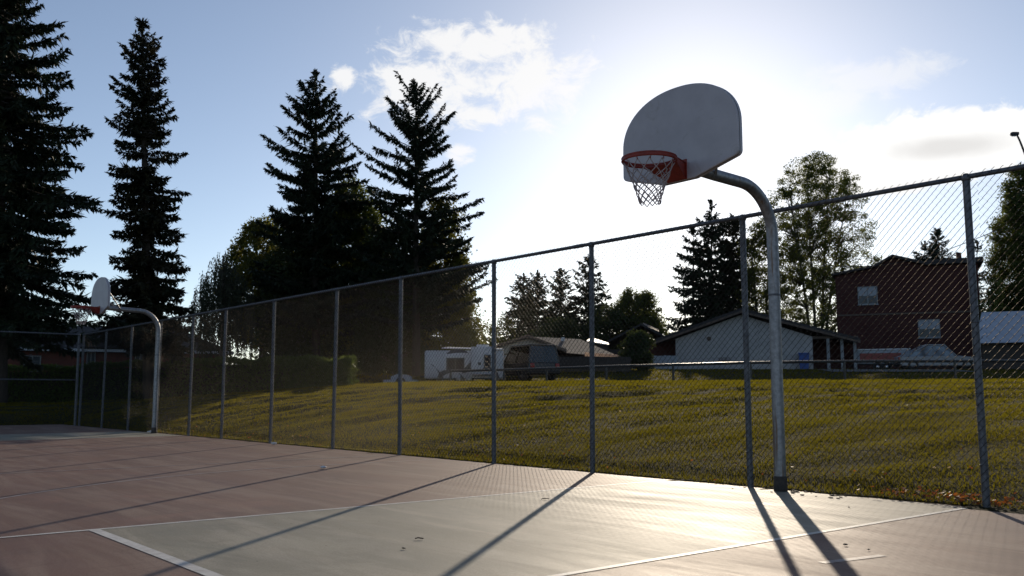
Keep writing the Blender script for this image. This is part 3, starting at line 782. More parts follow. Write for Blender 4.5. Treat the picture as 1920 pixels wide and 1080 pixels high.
# distant trees behind the middle houses
sp = [(0, 3), (.1, 15), (.3, 32), (.6, 46), (1, 52)]
for k, (px, pt, lab, w) in enumerate([(982, 512, 'small distant spruce with a blunt top, leftmost behind the brown roofed house', 1.05), (1008, 506, 'small distant spruce with a thin spire, second from the left behind the brown roofed house', .8),
                       (1052, 503, 'small distant spruce with a full crown, standing clear between two fence posts', .95), (1104, 484, 'small distant spruce with wide ragged boughs, partly hidden by a fence post', 1.25)]):
    spruce(px, pt, 104, [(a, b_*w) for a, b_ in sp], lab, 40+k, 140, tw=(.3, .85), wid=.13, up=.4, droop=.2, bare=.9, mat='spruce', group='small distant spruces', step=.2, reps=4)
crown_tree('broadleaf_tree', 1192, 544, 660, 98, [(0, 18, 18), (.2, 40, 40), (.5, 52, 52), (.8, 56, 60), (1, 50, 56)], 'round crowned broadleaf tree right of the small distant spruces', 51, 280, 110, .19, .85, 'leaf_pop')
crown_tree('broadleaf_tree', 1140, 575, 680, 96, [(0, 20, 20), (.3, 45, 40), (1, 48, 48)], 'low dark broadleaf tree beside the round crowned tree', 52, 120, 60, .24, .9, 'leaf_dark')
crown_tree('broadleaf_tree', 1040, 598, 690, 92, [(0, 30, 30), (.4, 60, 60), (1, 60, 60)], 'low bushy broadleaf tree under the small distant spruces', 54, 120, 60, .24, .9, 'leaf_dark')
crown_tree('broadleaf_tree', 936, 600, 690, 100, [(0, 20, 24), (.4, 40, 40), (1, 45, 45)], 'low yellowish broadleaf tree just left of the small distant spruces', 53, 90, 45, .24, .8, 'leaf_gold')
# trees behind the white house
spruce(1300, 424, 118, [(0, 3), (.12, 20), (.35, 42), (.7, 56), (1, 58)], 'feathery spruce leaning left of the pair behind the white house', 61, 160, tw=(.3, .8), wid=.13, droop=.25, bare=.92, group='spruces behind the white house', step=.2, reps=5)
spruce(1334, 376, 118, [(0, 3), (.1, 18), (.3, 42), (.6, 54), (1, 54)], 'tallest spruce behind the white house, its tip above the fence rail', 62, 210, tw=(.3, .8), wid=.14, droop=.25, bare=.92, group='spruces behind the white house', step=.18, reps=5)
spruce(1374, 405, 119, [(0, 6), (.1, 28), (.3, 42), (.6, 48), (1, 50)], 'dense spruce seen beside the fence post behind the white house', 63, 190, tw=(.3, .8), wid=.15, droop=.2, bare=.92, mat='spruce_warm', group='spruces behind the white house', step=.18, reps=5)
crown_tree('poplar_tree', 1535, 292, 625, 116, [(0, 40, 32), (.08, 72, 54), (.25, 106, 84), (.45, 112, 108), (.62, 98, 122), (.8, 90, 95), (1, 74, 55)], 'tall loose poplar with several bare trunks between the hoop pole and the brick house', 71, 900, 85, .20, .85, 'leaf_pop', trunks=4, shell=.6)
crown_tree('broadleaf_tree', 1428, 412, 640, 117, [(0, 18, 18), (.3, 42, 40), (.7, 52, 46), (1, 50, 46)], 'medium broadleaf tree mostly behind the hoop pole', 72, 280, 110, .20, .95, 'leaf_pop', trunks=2)
# trees behind the brick house
spruce(1757, 430, 96, [(0, 3), (.12, 18), (.35, 40), (.7, 54), (1, 56)], 'pointed spruce rising behind the brick house roof', 81, 200, tw=(.3, .7), wid=.11, bare=.92, group='spruces behind the brick house', step=.2, reps=4)
spruce(1734, 452, 97, [(0, 4), (.12, 18), (.35, 32), (.7, 42), (1, 46)], 'shorter spruce at the left of the two tips over the brick house', 82, 170, tw=(.3, .7), wid=.11, bare=.92, group='spruces behind the brick house', step=.2, reps=4)
spruce(1832, 452, 92, [(0, 3), (.12, 18), (.35, 38), (.6, 46), (1, 46)], 'thin open spruce showing sky between its boughs right of the brick house', 83, 105, tw=(.25, .6), wid=.09, up=.3, droop=.05, bare=.9, group='spruces behind the brick house', gap=.2, step=.2, reps=4)
crown_tree('columnar_tree', 1916, 304, 640, 80, [(0, 8, 8), (.1, 26, 26), (.25, 38, 45), (.36, 50, 60), (.7, 62, 70), (1, 60, 60)], 'tall columnar tree at the right edge of the frame', 91, 700, 120, .16, .8, 'leaf', shell=.55)
crown_tree('bush', 1862, 526, 640, 72, [(0, 10, 10), (.4, 24, 24), (1, 22, 26)], 'small leafy bush at the foot of the columnar tree', 92, 50, 60, .14, .5, 'leaf', group='bushes')
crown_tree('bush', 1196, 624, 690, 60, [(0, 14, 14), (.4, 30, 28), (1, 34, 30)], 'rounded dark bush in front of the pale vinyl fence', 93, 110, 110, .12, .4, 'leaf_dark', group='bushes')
# far belt closing the horizon
rng = np.random.default_rng(99)
V = []
for k in range(520):
    x = rng.uniform(-260, 330); y = rng.uniform(175, 235); z = gnd(x, y); hgt = rng.uniform(5, 10.5)
    n = 70; P = rng.normal(0, 1, (n, 3))*[3.0, 2.0, hgt*.28]+[x, y, z+hgt*.45]; P[:, 2] = np.clip(P[:, 2], z, None)
    V.append(diamonds(P, rng.normal(0, 1, (n, 3)), rng.uniform(.8, 1.8, n), rng.uniform(.35, .7, n), rng.uniform(0, PI, n)))
o = np_mesh('distant_treeline', np.concatenate(V), 4, M['leaf_dark']); meta(o, 'low dark belt of distant trees closing the horizon behind the houses', 'woodland', kind='stuff')
# ---------------------------------------------------------------- hedge
def hedge(label, pts, seed):
    """pts = [(px, pytop, D)] : a clipped hedge along these points"""
    global rng
    rng = np.random.default_rng(seed)
    c = at(pts[0][0], 741, pts[0][2]); root = empty('hedge', (c.x, c.y, gnd(c.x, c.y)), 0, label, 'hedge', 'clipped hedges')
    org = np.array(root.location); th = 1.1; V = []
    core = MB(); prevs = None
    P = [at(a, b_, d) for a, b_, d in pts]
    for p, q in zip(P[:-1], P[1:]):
        L = math.hypot(q.x-p.x, q.y-p.y); n = int(L*1500)
        s = rng.random(n); face = rng.random(n)
        x = p.x+(q.x-p.x)*s; y = p.y+(q.y-p.y)*s; zt = p.z+(q.z-p.z)*s+.10*np.sin(x*2.1)*np.sin(x*.7)+rng.normal(0, .03, n)
        dy = np.where(face < .5, -th/2+rng.normal(0, .06, n), np.where(face < .62, th/2+rng.normal(0, .06, n), rng.uniform(-th/2, th/2, n)))
        zg = ground(x, y); h = np.where(face < .62, zg+(zt-zg)*rng.random(n), zt-np.abs(rng.normal(0, .06, n)))
        b_ = np.stack([x, y+dy, h], -1)-org
        V.append(diamonds(b_, rng.normal(0, 1, (n, 3))+[0, 0, .5], rng.uniform(.07, .16, n), rng.uniform(.025, .05, n), rng.uniform(0, PI, n)))
        if q is P[-1]: q = p.lerp(q, 1-.45/max(L, .5))
        zg0 = gnd(p.x, p.y); zg1 = gnd(q.x, q.y); o3 = Vector(org)
        a = [Vector((p.x, p.y-.42, zg0-.1)), Vector((q.x, q.y-.42, zg1-.1)), Vector((q.x, q.y-.42, q.z-.22)), Vector((p.x, p.y-.42, p.z-.22))]
        vs = [v-o3 for v in a]+[v+Vector((0, .84, 0))-o3 for v in a]
        core.add(vs, [(0, 1, 2, 3), (7, 6, 5, 4), (3, 2, 6, 7), (0, 3, 7, 4), (1, 5, 6, 2)])
    core.build('branches', M['bark'], root); np_mesh('foliage', np.concatenate(V), 4, M['hedge'], root)
hedge('long clipped hedge across the far left behind the court with a sunlit top', [(-120, 690, 43), (90, 689, 43), (300, 679, 42), (420, 675, 41), (540, 674, 39), (610, 674, 36), (664, 675, 32.5)], 5)
# ---------------------------------------------------------------- buildings (front faces parallel to the image plane, local frame at base)
def bld(name, px, D, label, cat='house', group=None, turn=1.0):
    b = at(px, LXPY[0], D); z0 = gnd(b.x, D)-.1
    root = empty(name, (b.x, D, z0), -math.atan2(b.x, D)*turn, label, cat, group); return root
LXPY = [690]
def lpt(root, px, py, dd=0):
    """local x, z where the view ray through a photo pixel meets the plane y = dd of the thing"""
    a = root.rotation_euler.z; n = Vector((-math.sin(a), math.cos(a), 0)); u = Vector((math.cos(a), math.sin(a), 0))
    o = Vector(root.location); d = Vector(ray(px, py)); e = Vector((0, 0, EYE))
    k = ((o-e).dot(n)+dd)/d.dot(n); q = e+d*k-o
    return q.dot(u), q.z
def lx(root, px, dd=0): return lpt(root, px, LXPY[0], dd)[0]
def lz(root, py, dd=0):
    c = Vector(root.location); px = 960+F*c.x/(c.y*CP)
    return lpt(root, px, py, dd)[1]
def wbox(root, name, px0, px1, pyt, pyb, y0, y1, m, bev=0):
    mb = MB(); mb.box(lx(root, px0, 0), lx(root, px1, 0), y0, y1, -.3 if pyb is None else lz(root, pyb), lz(root, pyt), bev); return mb.build(name, M[m], root)
def window(root, px0, px1, pyt, pyb, y=0, m='white', bars=(1, 0), pane='glass', blind=False):
    x0, x1, z0, z1 = lx(root, px0), lx(root, px1), lz(root, pyb), lz(root, pyt); t = .07
    f = MB(); f.box(x0, x0+t, y-.05, y+.02, z0, z1); f.box(x1-t, x1, y-.05, y+.02, z0, z1); f.box(x0+t, x1-t, y-.05, y+.02, z0, z0+t); f.box(x0+t, x1-t, y-.05, y+.02, z1-t, z1)
    f.box(x0-.06, x1+.06, y-.09, y-.052, z0-.07, z0-.003)
    for k in range(bars[0]):
        xc = x0+(x1-x0)*(k+1)/(bars[0]+1); f.box(xc-t/2, xc+t/2, y-.048, y+.02, z0+t, z1-t)
    o = f.build('window', M[m], root)
    g = MB(); g.box(x0+t*.5, x1-t*.5, y-.012, y-.004, z0+t*.5, z1-t*.5); g.build('pane', M[pane], o)
    if blind:
        g = MB(); g.box(x0+t, x1-t, y-.025, y-.014, z0+(z1-z0)*.48, z1-t); g.build('blind', M['vinyl'], o)
    return o
def roof_hip(root, x0, x1, y0, y1, ze, zr, rx0, rx1, m, ov=.5, th=.16, name='roof'):
    ym = (y0+y1)/2; mb = MB()
    A = [(x0-ov, y0-ov, ze), (x1+ov, y0-ov, ze), (x1+ov, y1+ov, ze), (x0-ov, y1+ov, ze)]
    R0, R1 = (rx0, ym, zr), (rx1, ym, zr)
    vs = A+[(x, y, z-th) for x, y, z in A]+[R0, R1]
    mb.add(vs, [(0, 1, 9, 8), (2, 3, 8, 9), (1, 2, 9), (3, 0, 8), (4, 7, 6, 5), (0, 4, 5, 1), (1, 5, 6, 2), (2, 6, 7, 3), (3, 7, 4, 0)])
    return mb.build(name, M[m], root)
def roof_gable_y(root, xl, xc, xr, zl, zc, zr_, y0, y1, m, th=.18, name='roof'):
    """ridge runs along y"""
    mb = MB()
    for (xa, za, xb, zb_) in ((xl, zl, xc, zc), (xc, zc, xr, zr_)):
        mb.prism([(xa, za), (xb, zb_), (xb, zb_+th), (xa, za+th)], y0, y1)
    return mb.build(name, M[m], root)
LXPY[0] = 655
# --- red bungalow, far left
r = bld('bungalow', 150, 62, 'low red brick bungalow with a dark roof behind the hedge at far left')
wbox(r, 'wall', -90, 420, 655, None, 0, 8, 'brick2')
roof_hip(r, lx(r, -90), lx(r, 420), 0, 8, lz(r, 655), lz(r, 610, 4), lx(r, 20, 4), lx(r, 330, 4), 'shingle', .6)
gb = MB(); gb.prism([(lx(r, 150), lz(r, 652)), (lx(r, 270), lz(r, 652)), (lx(r, 212), lz(r, 628))], -.9, 3.4); gb.build('porch_gable', M['shingle'], r)
f_ = MB(); f_.box(lx(r, -90)-.62, lx(r, 420)+.62, -.66, -.605, lz(r, 655)-.16, lz(r, 655)+.02); f_.build('gutter', M['roofpale'], r)
window(r, 46, 78, 668, 696, -.02, 'winframe', (1, 0), 'dimglass'); window(r, 163, 180, 659, 690, -.02, 'winframe', (1, 0), 'dimglass'); window(r, 254, 272, 661, 690, -.02, 'winframe', (1, 0), 'dimglass')
LXPY[0] = 660
# --- brown roofed house behind the SUV
r = bld('bungalow', 1010, 62, 'cream house with a brown shingle roof and garage behind the camper and the black car')
xl, xc, xr = lx(r, 925), lx(r, 990), lx(r, 1062)
g = MB(); g.prism([(xl, -.3), (lx(r, 1042), -.3), (lx(r, 1042), lz(r, 652)), (xc, lz(r, 634)), (xl, lz(r, 655))], 0, 7); g.build('wall', M['cream'], r)
roof_gable_y(r, lx(r, 905), xc, lx(r, 1062), lz(r, 660), lz(r, 632), lz(r, 660), -.5, 9, 'shingle_brown', .16)
f_ = MB(); f_.prism([(lx(r, 905), lz(r, 661.5)), (xc, lz(r, 633.5)), (xc, lz(r, 631.5)), (lx(r, 905), lz(r, 659.5))], -.54, -.503); f_.prism([(xc, lz(r, 633.5)), (lx(r, 1062), lz(r, 661.5)), (lx(r, 1062), lz(r, 659.5)), (xc, lz(r, 631.5))], -.54, -.503); f_.build('fascia', M['fascia'], r)
g = MB(); g.box(lx(r, 1042)+.01, lx(r, 1160), 3, 9, -.3, lz(r, 662)); g.build('side_wall', M['wood'], r)
w = MB(); y0 = 1.6
w.add([(lx(r, 1050), 2.2, lz(r, 658)), (lx(r, 1168), 1.6, lz(r, 668)), (lx(r, 1096), 6, lz(r, 636, 6)), (lx(r, 992), 6, lz(r, 631, 6)), (lx(r, 1168), 10, lz(r, 668)), (lx(r, 1000), 10, lz(r, 660)), ], [(0, 1, 2, 3), (1, 4, 2), (4, 5, 3, 2)]); w.build('side_roof', M['shingle_brown'], r)
v_ = MB(); v_.box(lx(r, 1056), lx(r, 1063), 5.2, 5.5, lz(r, 640, 5), lz(r, 632, 5)); v_.build('roof_vent', M['white'], r)
a_ = MB(); a_.sheet([(lx(r, 1098), 1.2, lz(r, 667)), (lx(r, 1168), 1.2, lz(r, 668.5)), (lx(r, 1160), 1.5, lz(r, 664)), (lx(r, 1098), 1.5, lz(r, 659.5))], .03); a_.build('awning', M['awning'], r)
for x0, x1 in ((942, 978), (990, 1026)):
    d = MB(); d.box(lx(r, x0), lx(r, x1), -.05, -.003, -.3, lz(r, 666)); 
    for q in range(4): d.box(lx(r, x0), lx(r, x1), -.062, -.051, lz(r, 668+q*11), lz(r, 668+q*11)+.06)
    d.build('garage_door', M['vinyl'], r)
    d = MB(); d.box(lx(r, x0)-.1, lx(r, x1)+.1, -.10, -.004, lz(r, 665.5), lz(r, 663)); d.build('lintel', M['fascia'], r)
# --- dark far house
r = bld('house', 1195, 84, 'dark roofed house far behind the rounded bush, one roof slope coloured paler as if sunlit')
wbox(r, 'wall', 1120, 1262, 655, None, 0, 8, 'wood')
roof_gable_y(r, lx(r, 1110), lx(r, 1203), lx(r, 1275), lz(r, 658), lz(r, 611), lz(r, 650), -.6, 8.6, 'shingle', .2)
s2 = MB(); s2.sheet([(lx(r, 1206), -.4, lz(r, 611)), (lx(r, 1236), -.4, lz(r, 624)), (lx(r, 1234, 8), 8, lz(r, 618, 8)), (lx(r, 1206, 8), 8, lz(r, 606, 8))], .06); s2.build('painted_lit_slope', M['shingle_brown'], r)  # sunlit right slope painted in as a paler brown sheet over the shingles
r = bld('shed', 1122, 72, 'small shed with a white sloping roof edge behind the brown roofed house', 'shed')
wbox(r, 'wall', 1104, 1140, 648, None, 0, 2.5, 'wood')
g = MB(); g.sheet([(lx(r, 1100), -.3, lz(r, 641)), (lx(r, 1142), -.3, lz(r, 648)), (lx(r, 1140, 2), 2.4, lz(r, 644, 2)), (lx(r, 1108, 2), 2.4, lz(r, 634, 2))], .08); g.build('roof', M['white'], r)
# --- fences near the houses
def board_fence(name, px0, px1, pt, D, m, label, bw=.14):
    r = bld(name, px0, D, label, 'fence'); x = 0; x1 = lx(r, px1); zt = lz(r, pt); b_ = MB()
    n = int(x1/bw)
    for k in range(n):
        b_.box(k*bw+.004, (k+1)*bw-.004, -.012, .012, -.3+.0, zt-random.random()*.02)
    b_.build('boards', M[m], r)
    b_ = MB()
    for z in (.4, zt-.25): b_.box(0, x1, .014, .07, z, z+.09)
    b_.build('rail', M[m], r)
    for k in range(int(x1/2.4)+1):
        p = MB(); p.box(min(k*2.4, x1)-.05, min(k*2.4, x1)+.05, .072, .17, -.3, zt+.03); p.build('post', M[m], r)
board_fence('board_fence', 1018, 1184, 669, 58, 'wood', 'dark weathered board fence in front of the brown roofed house')
board_fence('vinyl_fence', 1182, 1270, 667, 65, 'vinyl', 'pale blue grey vinyl fence left of the white house', .2)
# --- white stucco house
r = bld('bungalow', 1395, 68, 'white stucco house with a wide low gable and a columned porch')
xl, xc, xr = lx(r, 1267), lx(r, 1392), lx(r, 1524)
g = MB(); g.prism([(xl, -.3), (xr, -.3), (xr, lz(r, 633)), (xc, lz(r, 590)), (xl, lz(r, 634))], 0, 9); g.build('wall', M['stucco'], r)
roof_gable_y(r, lx(r, 1226), xc, lx(r, 1612), lz(r, 642), lz(r, 585), lz(r, 644), -.7, 10, 'shingle', .24)
f_ = MB()
f_.prism([(lx(r, 1226), lz(r, 641)), (xc, lz(r, 584)), (xc, lz(r, 588)), (lx(r, 1226), lz(r, 645))], -.74, -.703); f_.prism([(xc, lz(r, 584)), (lx(r, 1612), lz(r, 643)), (lx(r, 1612), lz(r, 647)), (xc, lz(r, 588))], -.74, -.703); f_.build('fascia', M['fascia'], r)
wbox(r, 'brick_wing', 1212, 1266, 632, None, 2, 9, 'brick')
for px in (1553, 1579, 1603):
    c = MB(); c.box(lx(r, px-2.8), lx(r, px+2.8), -.1, .14, -.3, lz(r, 634+(px-1553)*.12)); c.build('porch_column', M['winframe'], r)
c = MB(); c.box(lx(r, 1524)+.002, lx(r, 1610), -.12, .16, lz(r, 637), lz(r, 633)); c.build('porch_beam', M['fascia'], r)
wbox(r, 'porch_back_wall', 1525, 1612, 634, None, 3.2, 3.4, 'brick')
c = MB(); c.lathe([(0, -.01), (.16, -.01), (.16, .06), (.11, .07), (0, .07)], 12); o = c.build('wall_vent', M['fascia'], r, (lx(r, 1330), -.01, lz(r, 634))); o.rotation_euler = (PI/2, 0, 0)
c = MB()
for q in range(3): c.tube([(lx(r, 1348+q*7), -.12, lz(r, 676)), (lx(r, 1348+q*7), -.12, lz(r, 671)), (lx(r, 1353+q*7), -.12, lz(r, 670)), (lx(r, 1353+q*7), -.12, lz(r, 676))], .02, 5)
c.tube([(lx(r, 1346), -.12, lz(r, 676)), (lx(r, 1368), -.12, lz(r, 676))], .025, 5); c.tube([(lx(r, 1356), -.12, lz(r, 676)), (lx(r, 1356), .02, lz(r, 677))], .02, 5)
c.build('meter_pipes', M['fascia'], r)
# blue bin
bb = at(1510, 741, 66.5); r = empty('wheelie_bin', (bb.x, 66.5, gnd(bb.x, 66.5)), -.3, 'blue wheelie bin standing against the white house', 'bin')
z1 = lz(r, 664); c = MB()
hwb = .36
c.add([(-hwb*.8, -.3, .06), (hwb*.8, -.3, .06), (hwb*.8, .3, .06), (-hwb*.8, .3, .06), (-hwb, -.38, z1), (hwb, -.38, z1), (hwb, .38, z1), (-hwb, .38, z1)], [(3, 2, 1, 0), (0, 1, 5, 4), (1, 2, 6, 5), (2, 3, 7, 6), (3, 0, 4, 7)]); c.build('body', M['blue'], r)
c = MB(); c.box(-hwb-.03, hwb+.03, -.42, .42, z1+.003, z1+.09, .025); c.build('lid', M['blue'], r)
for sx_ in (-1, 1):
    c = MB(); c.tube([(sx_*.26, .32, .1), (sx_*.33, .32, .1)], .1, 12); c.build('wheel', M['rubber'], r)
LXPY[0] = 545
# --- brick two-storey
r = bld('house', 1695, 76, 'tall dark brick two storey house behind the parked vehicles on the right')
x0, x1 = lx(r, 1567), lx(r, 1836); ze = lz(r, 512)
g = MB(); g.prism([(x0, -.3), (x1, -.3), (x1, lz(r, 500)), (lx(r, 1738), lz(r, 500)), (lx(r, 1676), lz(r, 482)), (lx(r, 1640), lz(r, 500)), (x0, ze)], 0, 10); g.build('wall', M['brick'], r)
rr = MB()
rr.prism([(lx(r, 1561), lz(r, 511)), (lx(r, 1640), lz(r, 499)), (lx(r, 1640), lz(r, 495)), (lx(r, 1561), lz(r, 507))], -.5, 10.4)
rr.prism([(lx(r, 1640)+.003, lz(r, 499)), (lx(r, 1676), lz(r, 481)), (lx(r, 1676), lz(r, 476.5)), (lx(r, 1640)+.003, lz(r, 495))], -.5, 10.4)
rr.prism([(lx(r, 1676)+.003, lz(r, 481)), (lx(r, 1740), lz(r, 499)), (lx(r, 1740), lz(r, 494)), (lx(r, 1676)+.003, lz(r, 476.5))], -.5, 10.4)
rr.box(lx(r, 1740)+.003, x1+.4, -.5, 10.4, lz(r, 499), lz(r, 490))
rr.build('roof', M['shingle'], r)
ch = MB(); ch.box(lx(r, 1802), lx(r, 1812), 4, 4.9, lz(r, 490), lz(r, 466)); ch.build('chimney', M['brick'], r)
bl_ = MB(); bl_.box(x0-.02, x1+.02, -.06, -.003, lz(r, 589), lz(r, 586)); bl_.build('belt_course', M['fascia'], r)
window(r, 1608, 1645, 534, 568, -.02, 'winframe', (1, 0), 'dimglass', True); window(r, 1718, 1759, 600, 634, -.02, 'winframe', (1, 0), 'dimglass', True)
LXPY[0] = 610
# --- pale roofed house at right edge
r = bld('house', 1905, 61, 'house with a pale blue grey metal roof at the right edge')
wbox(r, 'wall', 1838, 2010, 642, None, .4, 8, 'wood')
g = MB(); g.add([(lx(r, 1826), -.2, lz(r, 642)), (lx(r, 2022), -.2, lz(r, 642)), (lx(r, 2010, 4), 4, lz(r, 583, 4)), (lx(r, 1842, 4), 4, lz(r, 583, 4)), (lx(r, 1826), 8.4, lz(r, 642)), (lx(r, 2022), 8.4, lz(r, 642))], [(0, 1, 2, 3), (1, 5, 2), (4, 0, 3), (5, 4, 3, 2), (0, 4, 5, 1)]); g.build('roof', M['roofpale'], r)
LXPY[0] = 675
# --- driveway
D0, D1 = 57.5, 66.0
g = MB(); nx, ny = 14, 10
xs0 = [at(1560+(1835-1560)*k/nx, 741, D0).x for k in range(nx+1)]
vs = [(x, D0+(D1-D0)*j/ny, gnd(x, D0+(D1-D0)*j/ny)+.05) for j in range(ny+1) for x in xs0]
g.add(vs, [(j*(nx+1)+i, j*(nx+1)+i+1, (j+1)*(nx+1)+i+1, (j+1)*(nx+1)+i) for j in range(ny) for i in range(nx)]); o = g.build('driveway', M['drive']); meta(o, kind='structure')
# ---------------------------------------------------------------- vehicles
def wheel(parent, x, y, z, rad, wd=.22):
    w = MB(); w.lathe([(rad*.62, -wd/2), (rad*.95, -wd/2), (rad, -wd/2+.03), (rad, wd/2-.03), (rad*.95, wd/2), (rad*.62, wd/2)], 20); o = w.build('wheel', M['rubber'], parent, (x, y, z)); o.rotation_euler = (PI/2, 0, 0)
    k = MB(); k.lathe([(0, -.06), (rad*.2, -.07), (rad*.6, -.03), (rad*.63, -.03), (rad*.63, .05), (0, .05)], 16); k.build('rim', M['chrome'], o)
    return o
def car(name, label, cat, px, D, rz, paint, Lc=4.5, Wc=1.85, Hc=1.72, hood=1.15, rear=.25, sink=0, group=None, glass='carglass', roofrack=False):
    """local x = length (front at +x), y = width"""
    b = at(px, 741, D); r = empty(name, (b.x, D, gnd(b.x, D)-sink), rz, label, cat, group)
    hL = Lc/2; hb = .98; b_ = MB()
    side = [(-hL, .42), (-hL+.05, .95), (-hL+.12, hb), (hL-hood, hb+.03), (hL-.25, hb-.10), (hL, .80), (hL, .40), (hL-.15, .30), (-hL+.15, .30)]
    n = len(side); vs = []
    for y, k in ((-Wc/2, .97), (-Wc/2+.06, 1.0), (Wc/2-.06, 1.0), (Wc/2, .97)):
        inset = 0 if abs(y) < Wc/2-.03 else .03
        vs += [(x*k, y, z-(inset if z > .9 else 0)+(inset if z < .35 else 0)) for x, z in side]
    fs = [tuple(range(n-1, -1, -1)), tuple(range(3*n, 4*n))]
    for q in range(3):
        for i in range(n):
            j = (i+1) % n; fs.append((q*n+i, q*n+j, (q+1)*n+j, (q+1)*n+i))
    b_.add(vs, fs); bo = b_.build('body', M[paint], r)
    md = bo.modifiers.new('bevel', 'BEVEL'); md.width = .05; md.segments = 3
    # cabin: pillars and roof
    y0 = Wc/2-.05; yt = Wc/2-.2
    bot = [(-hL+.10+rear*.1, hb-.02), (hL-hood-.02, hb+.0)]; top = [(-hL+.10+rear, Hc-.07), (hL-hood-.72, Hc-.07)]
    def P3(xz, s, yy): return (xz[0], s*yy, xz[1])
    xm0 = (bot[0][0]+bot[1][0])/2+.05; xm1 = (top[0][0]+top[1][0])/2
    for s in (-1, 1):
        for bt, tp in ((bot[0], top[0]), ((xm0, hb), (xm1, Hc-.07)), (bot[1], top[1])):
            p = MB(); p.tube([P3(bt, s, y0), P3(tp, s, yt)], .05, 6); p.build('pillar', M[paint], r)
    q = MB(); q.box(top[0][0]-.06, top[1][0]+.06, -yt-.05, yt+.05, Hc-.10, Hc, .045); q.build('roof', M[paint], r)
    for s in (-1, 1):
        g = MB(); pts = [P3(bot[0], s, y0-.01), P3(bot[1], s, y0-.01), P3(top[1], s, yt-.01), P3(top[0], s, yt-.01)]
        g.sheet(pts if s < 0 else pts[::-1], .008); g.build('side_window', M[glass], r)
    g = MB(); g.sheet([P3(bot[1], -1, y0-.06), P3(bot[1], 1, y0-.06), P3(top[1], 1, yt-.04), P3(top[1], -1, yt-.04)], .008); g.build('windscreen', M[glass], r)
    g = MB(); g.sheet([P3(bot[0], 1, y0-.06), P3(bot[0], -1, y0-.06), P3(top[0], -1, yt-.04), P3(top[0], 1, yt-.04)], .008); g.build('rear_window', M[glass], r)
    for sx_ in (-1, 1):
        for s in (-1, 1): wheel(r, sx_*(hL-.85), s*(Wc/2-.08), .34, .35)
    for s in (-1, 1):
        t = MB(); t.box(-hL-.03, -hL+.06, s*(Wc/2-.2)-.11, s*(Wc/2-.2)+.11, .68, .92, .02); t.build('tail_light', M['taillight'], r)
        t = MB(); t.box(hL-.12, hL+.02, s*(Wc/2-.25)-.16, s*(Wc/2-.25)+.16, .60, .76, .02); t.build('headlight', M['chrome'], r)
    for ex, nm in ((-hL, 'rear_bumper'), (hL, 'front_bumper')):
        t = MB(); t.box(ex-.07, ex+.07, -Wc/2+.04, Wc/2-.04, .36, .56, .04); t.build(nm, M['dark'], r)
    return r
car('sport_utility_car', 'black sport utility car parked between the camper and the board fence', 'car', 986, 52, math.radians(118), 'carblack', 4.3, 1.95, 1.95, 1.2, .12, .0)
LXPY[0] = 700
b = at(748, 741, 48); r = empty('utility_trailer', (b.x, 48, gnd(b.x, 48)), 0, 'low pale flatbed trailer with a tarped load just left of the camper', 'trailer')
zt_ = lz(r, 712); c = MB(); c.box(lx(r, 719), lx(r, 780), -.1, 1.4, zt_-.16, zt_, .02); c.build('deck', M['vinyl'], r)
c = MB(); n = 10; x0, x1 = lx(r, 733), lx(r, 768); zz = lz(r, 702)
c.prism([(x0, zt_+.003)]+[(x0+(x1-x0)*q/n, zt_+.02+(zz-zt_)*(math.sin(PI*(.12+.76*q/n))**.6)+.02*math.sin(5*q)) for q in range(n+1)]+[(x1, zt_+.003)], 0, 1.2); c.build('tarped_load', M['vinyl'], r)
for sx_ in (-.1, 1.4): wheel(r, lx(r, 752), sx_, max(zt_-.2, .28), .27, .16)
c = MB(); c.tube([(lx(r, 719), .65, zt_-.1), (lx(r, 704), .65, zt_-.14)], .03, 6); c.build('tow_bar', M['dark'], r)
# --- pickup
def pickup():
    b = at(1765, 741, 64); r = car('pickup_truck', 'white pickup truck parked in front of the brick house', 'truck', 1758, 64, math.radians(-8), 'carwhite', 5.2, 1.9, 1.78, 1.5, 1.75, 0, glass='glass')
pickup()
# --- utility trailer with red panel
LXPY[0] = 665; b = at(1655, 741, 66); r = empty('utility_trailer', (b.x, 66, gnd(b.x, 66)), -math.atan2(b.x, 66), 'white cargo trailer with a dark red side panel in front of the brick house', 'trailer')
c = MB(); c.box(lx(r, 1606), lx(r, 1706), 0, 2, .55, lz(r, 656), .06); c.build('body', M['vinyl'], r)
c = MB(); c.box(lx(r, 1612), lx(r, 1690), -.03, -.004, lz(r, 675), lz(r, 662)); c.build('side_panel', M['trailred'], r)
c = MB(); c.box(lx(r, 1604), lx(r, 1708), -.05, 2.05, lz(r, 656)+.003, lz(r, 654)); c.build('roof', M['white'], r)
for x in (1645, 1662): wheel(r, lx(r, x), .1, .33, .34); wheel(r, lx(r, x), 1.9, .33, .34)
c = MB(); c.tube([(lx(r, 1606), 1, .5), (lx(r, 1592), 1, .45)], .05, 6); c.build('tow_bar', M['dark'], r)
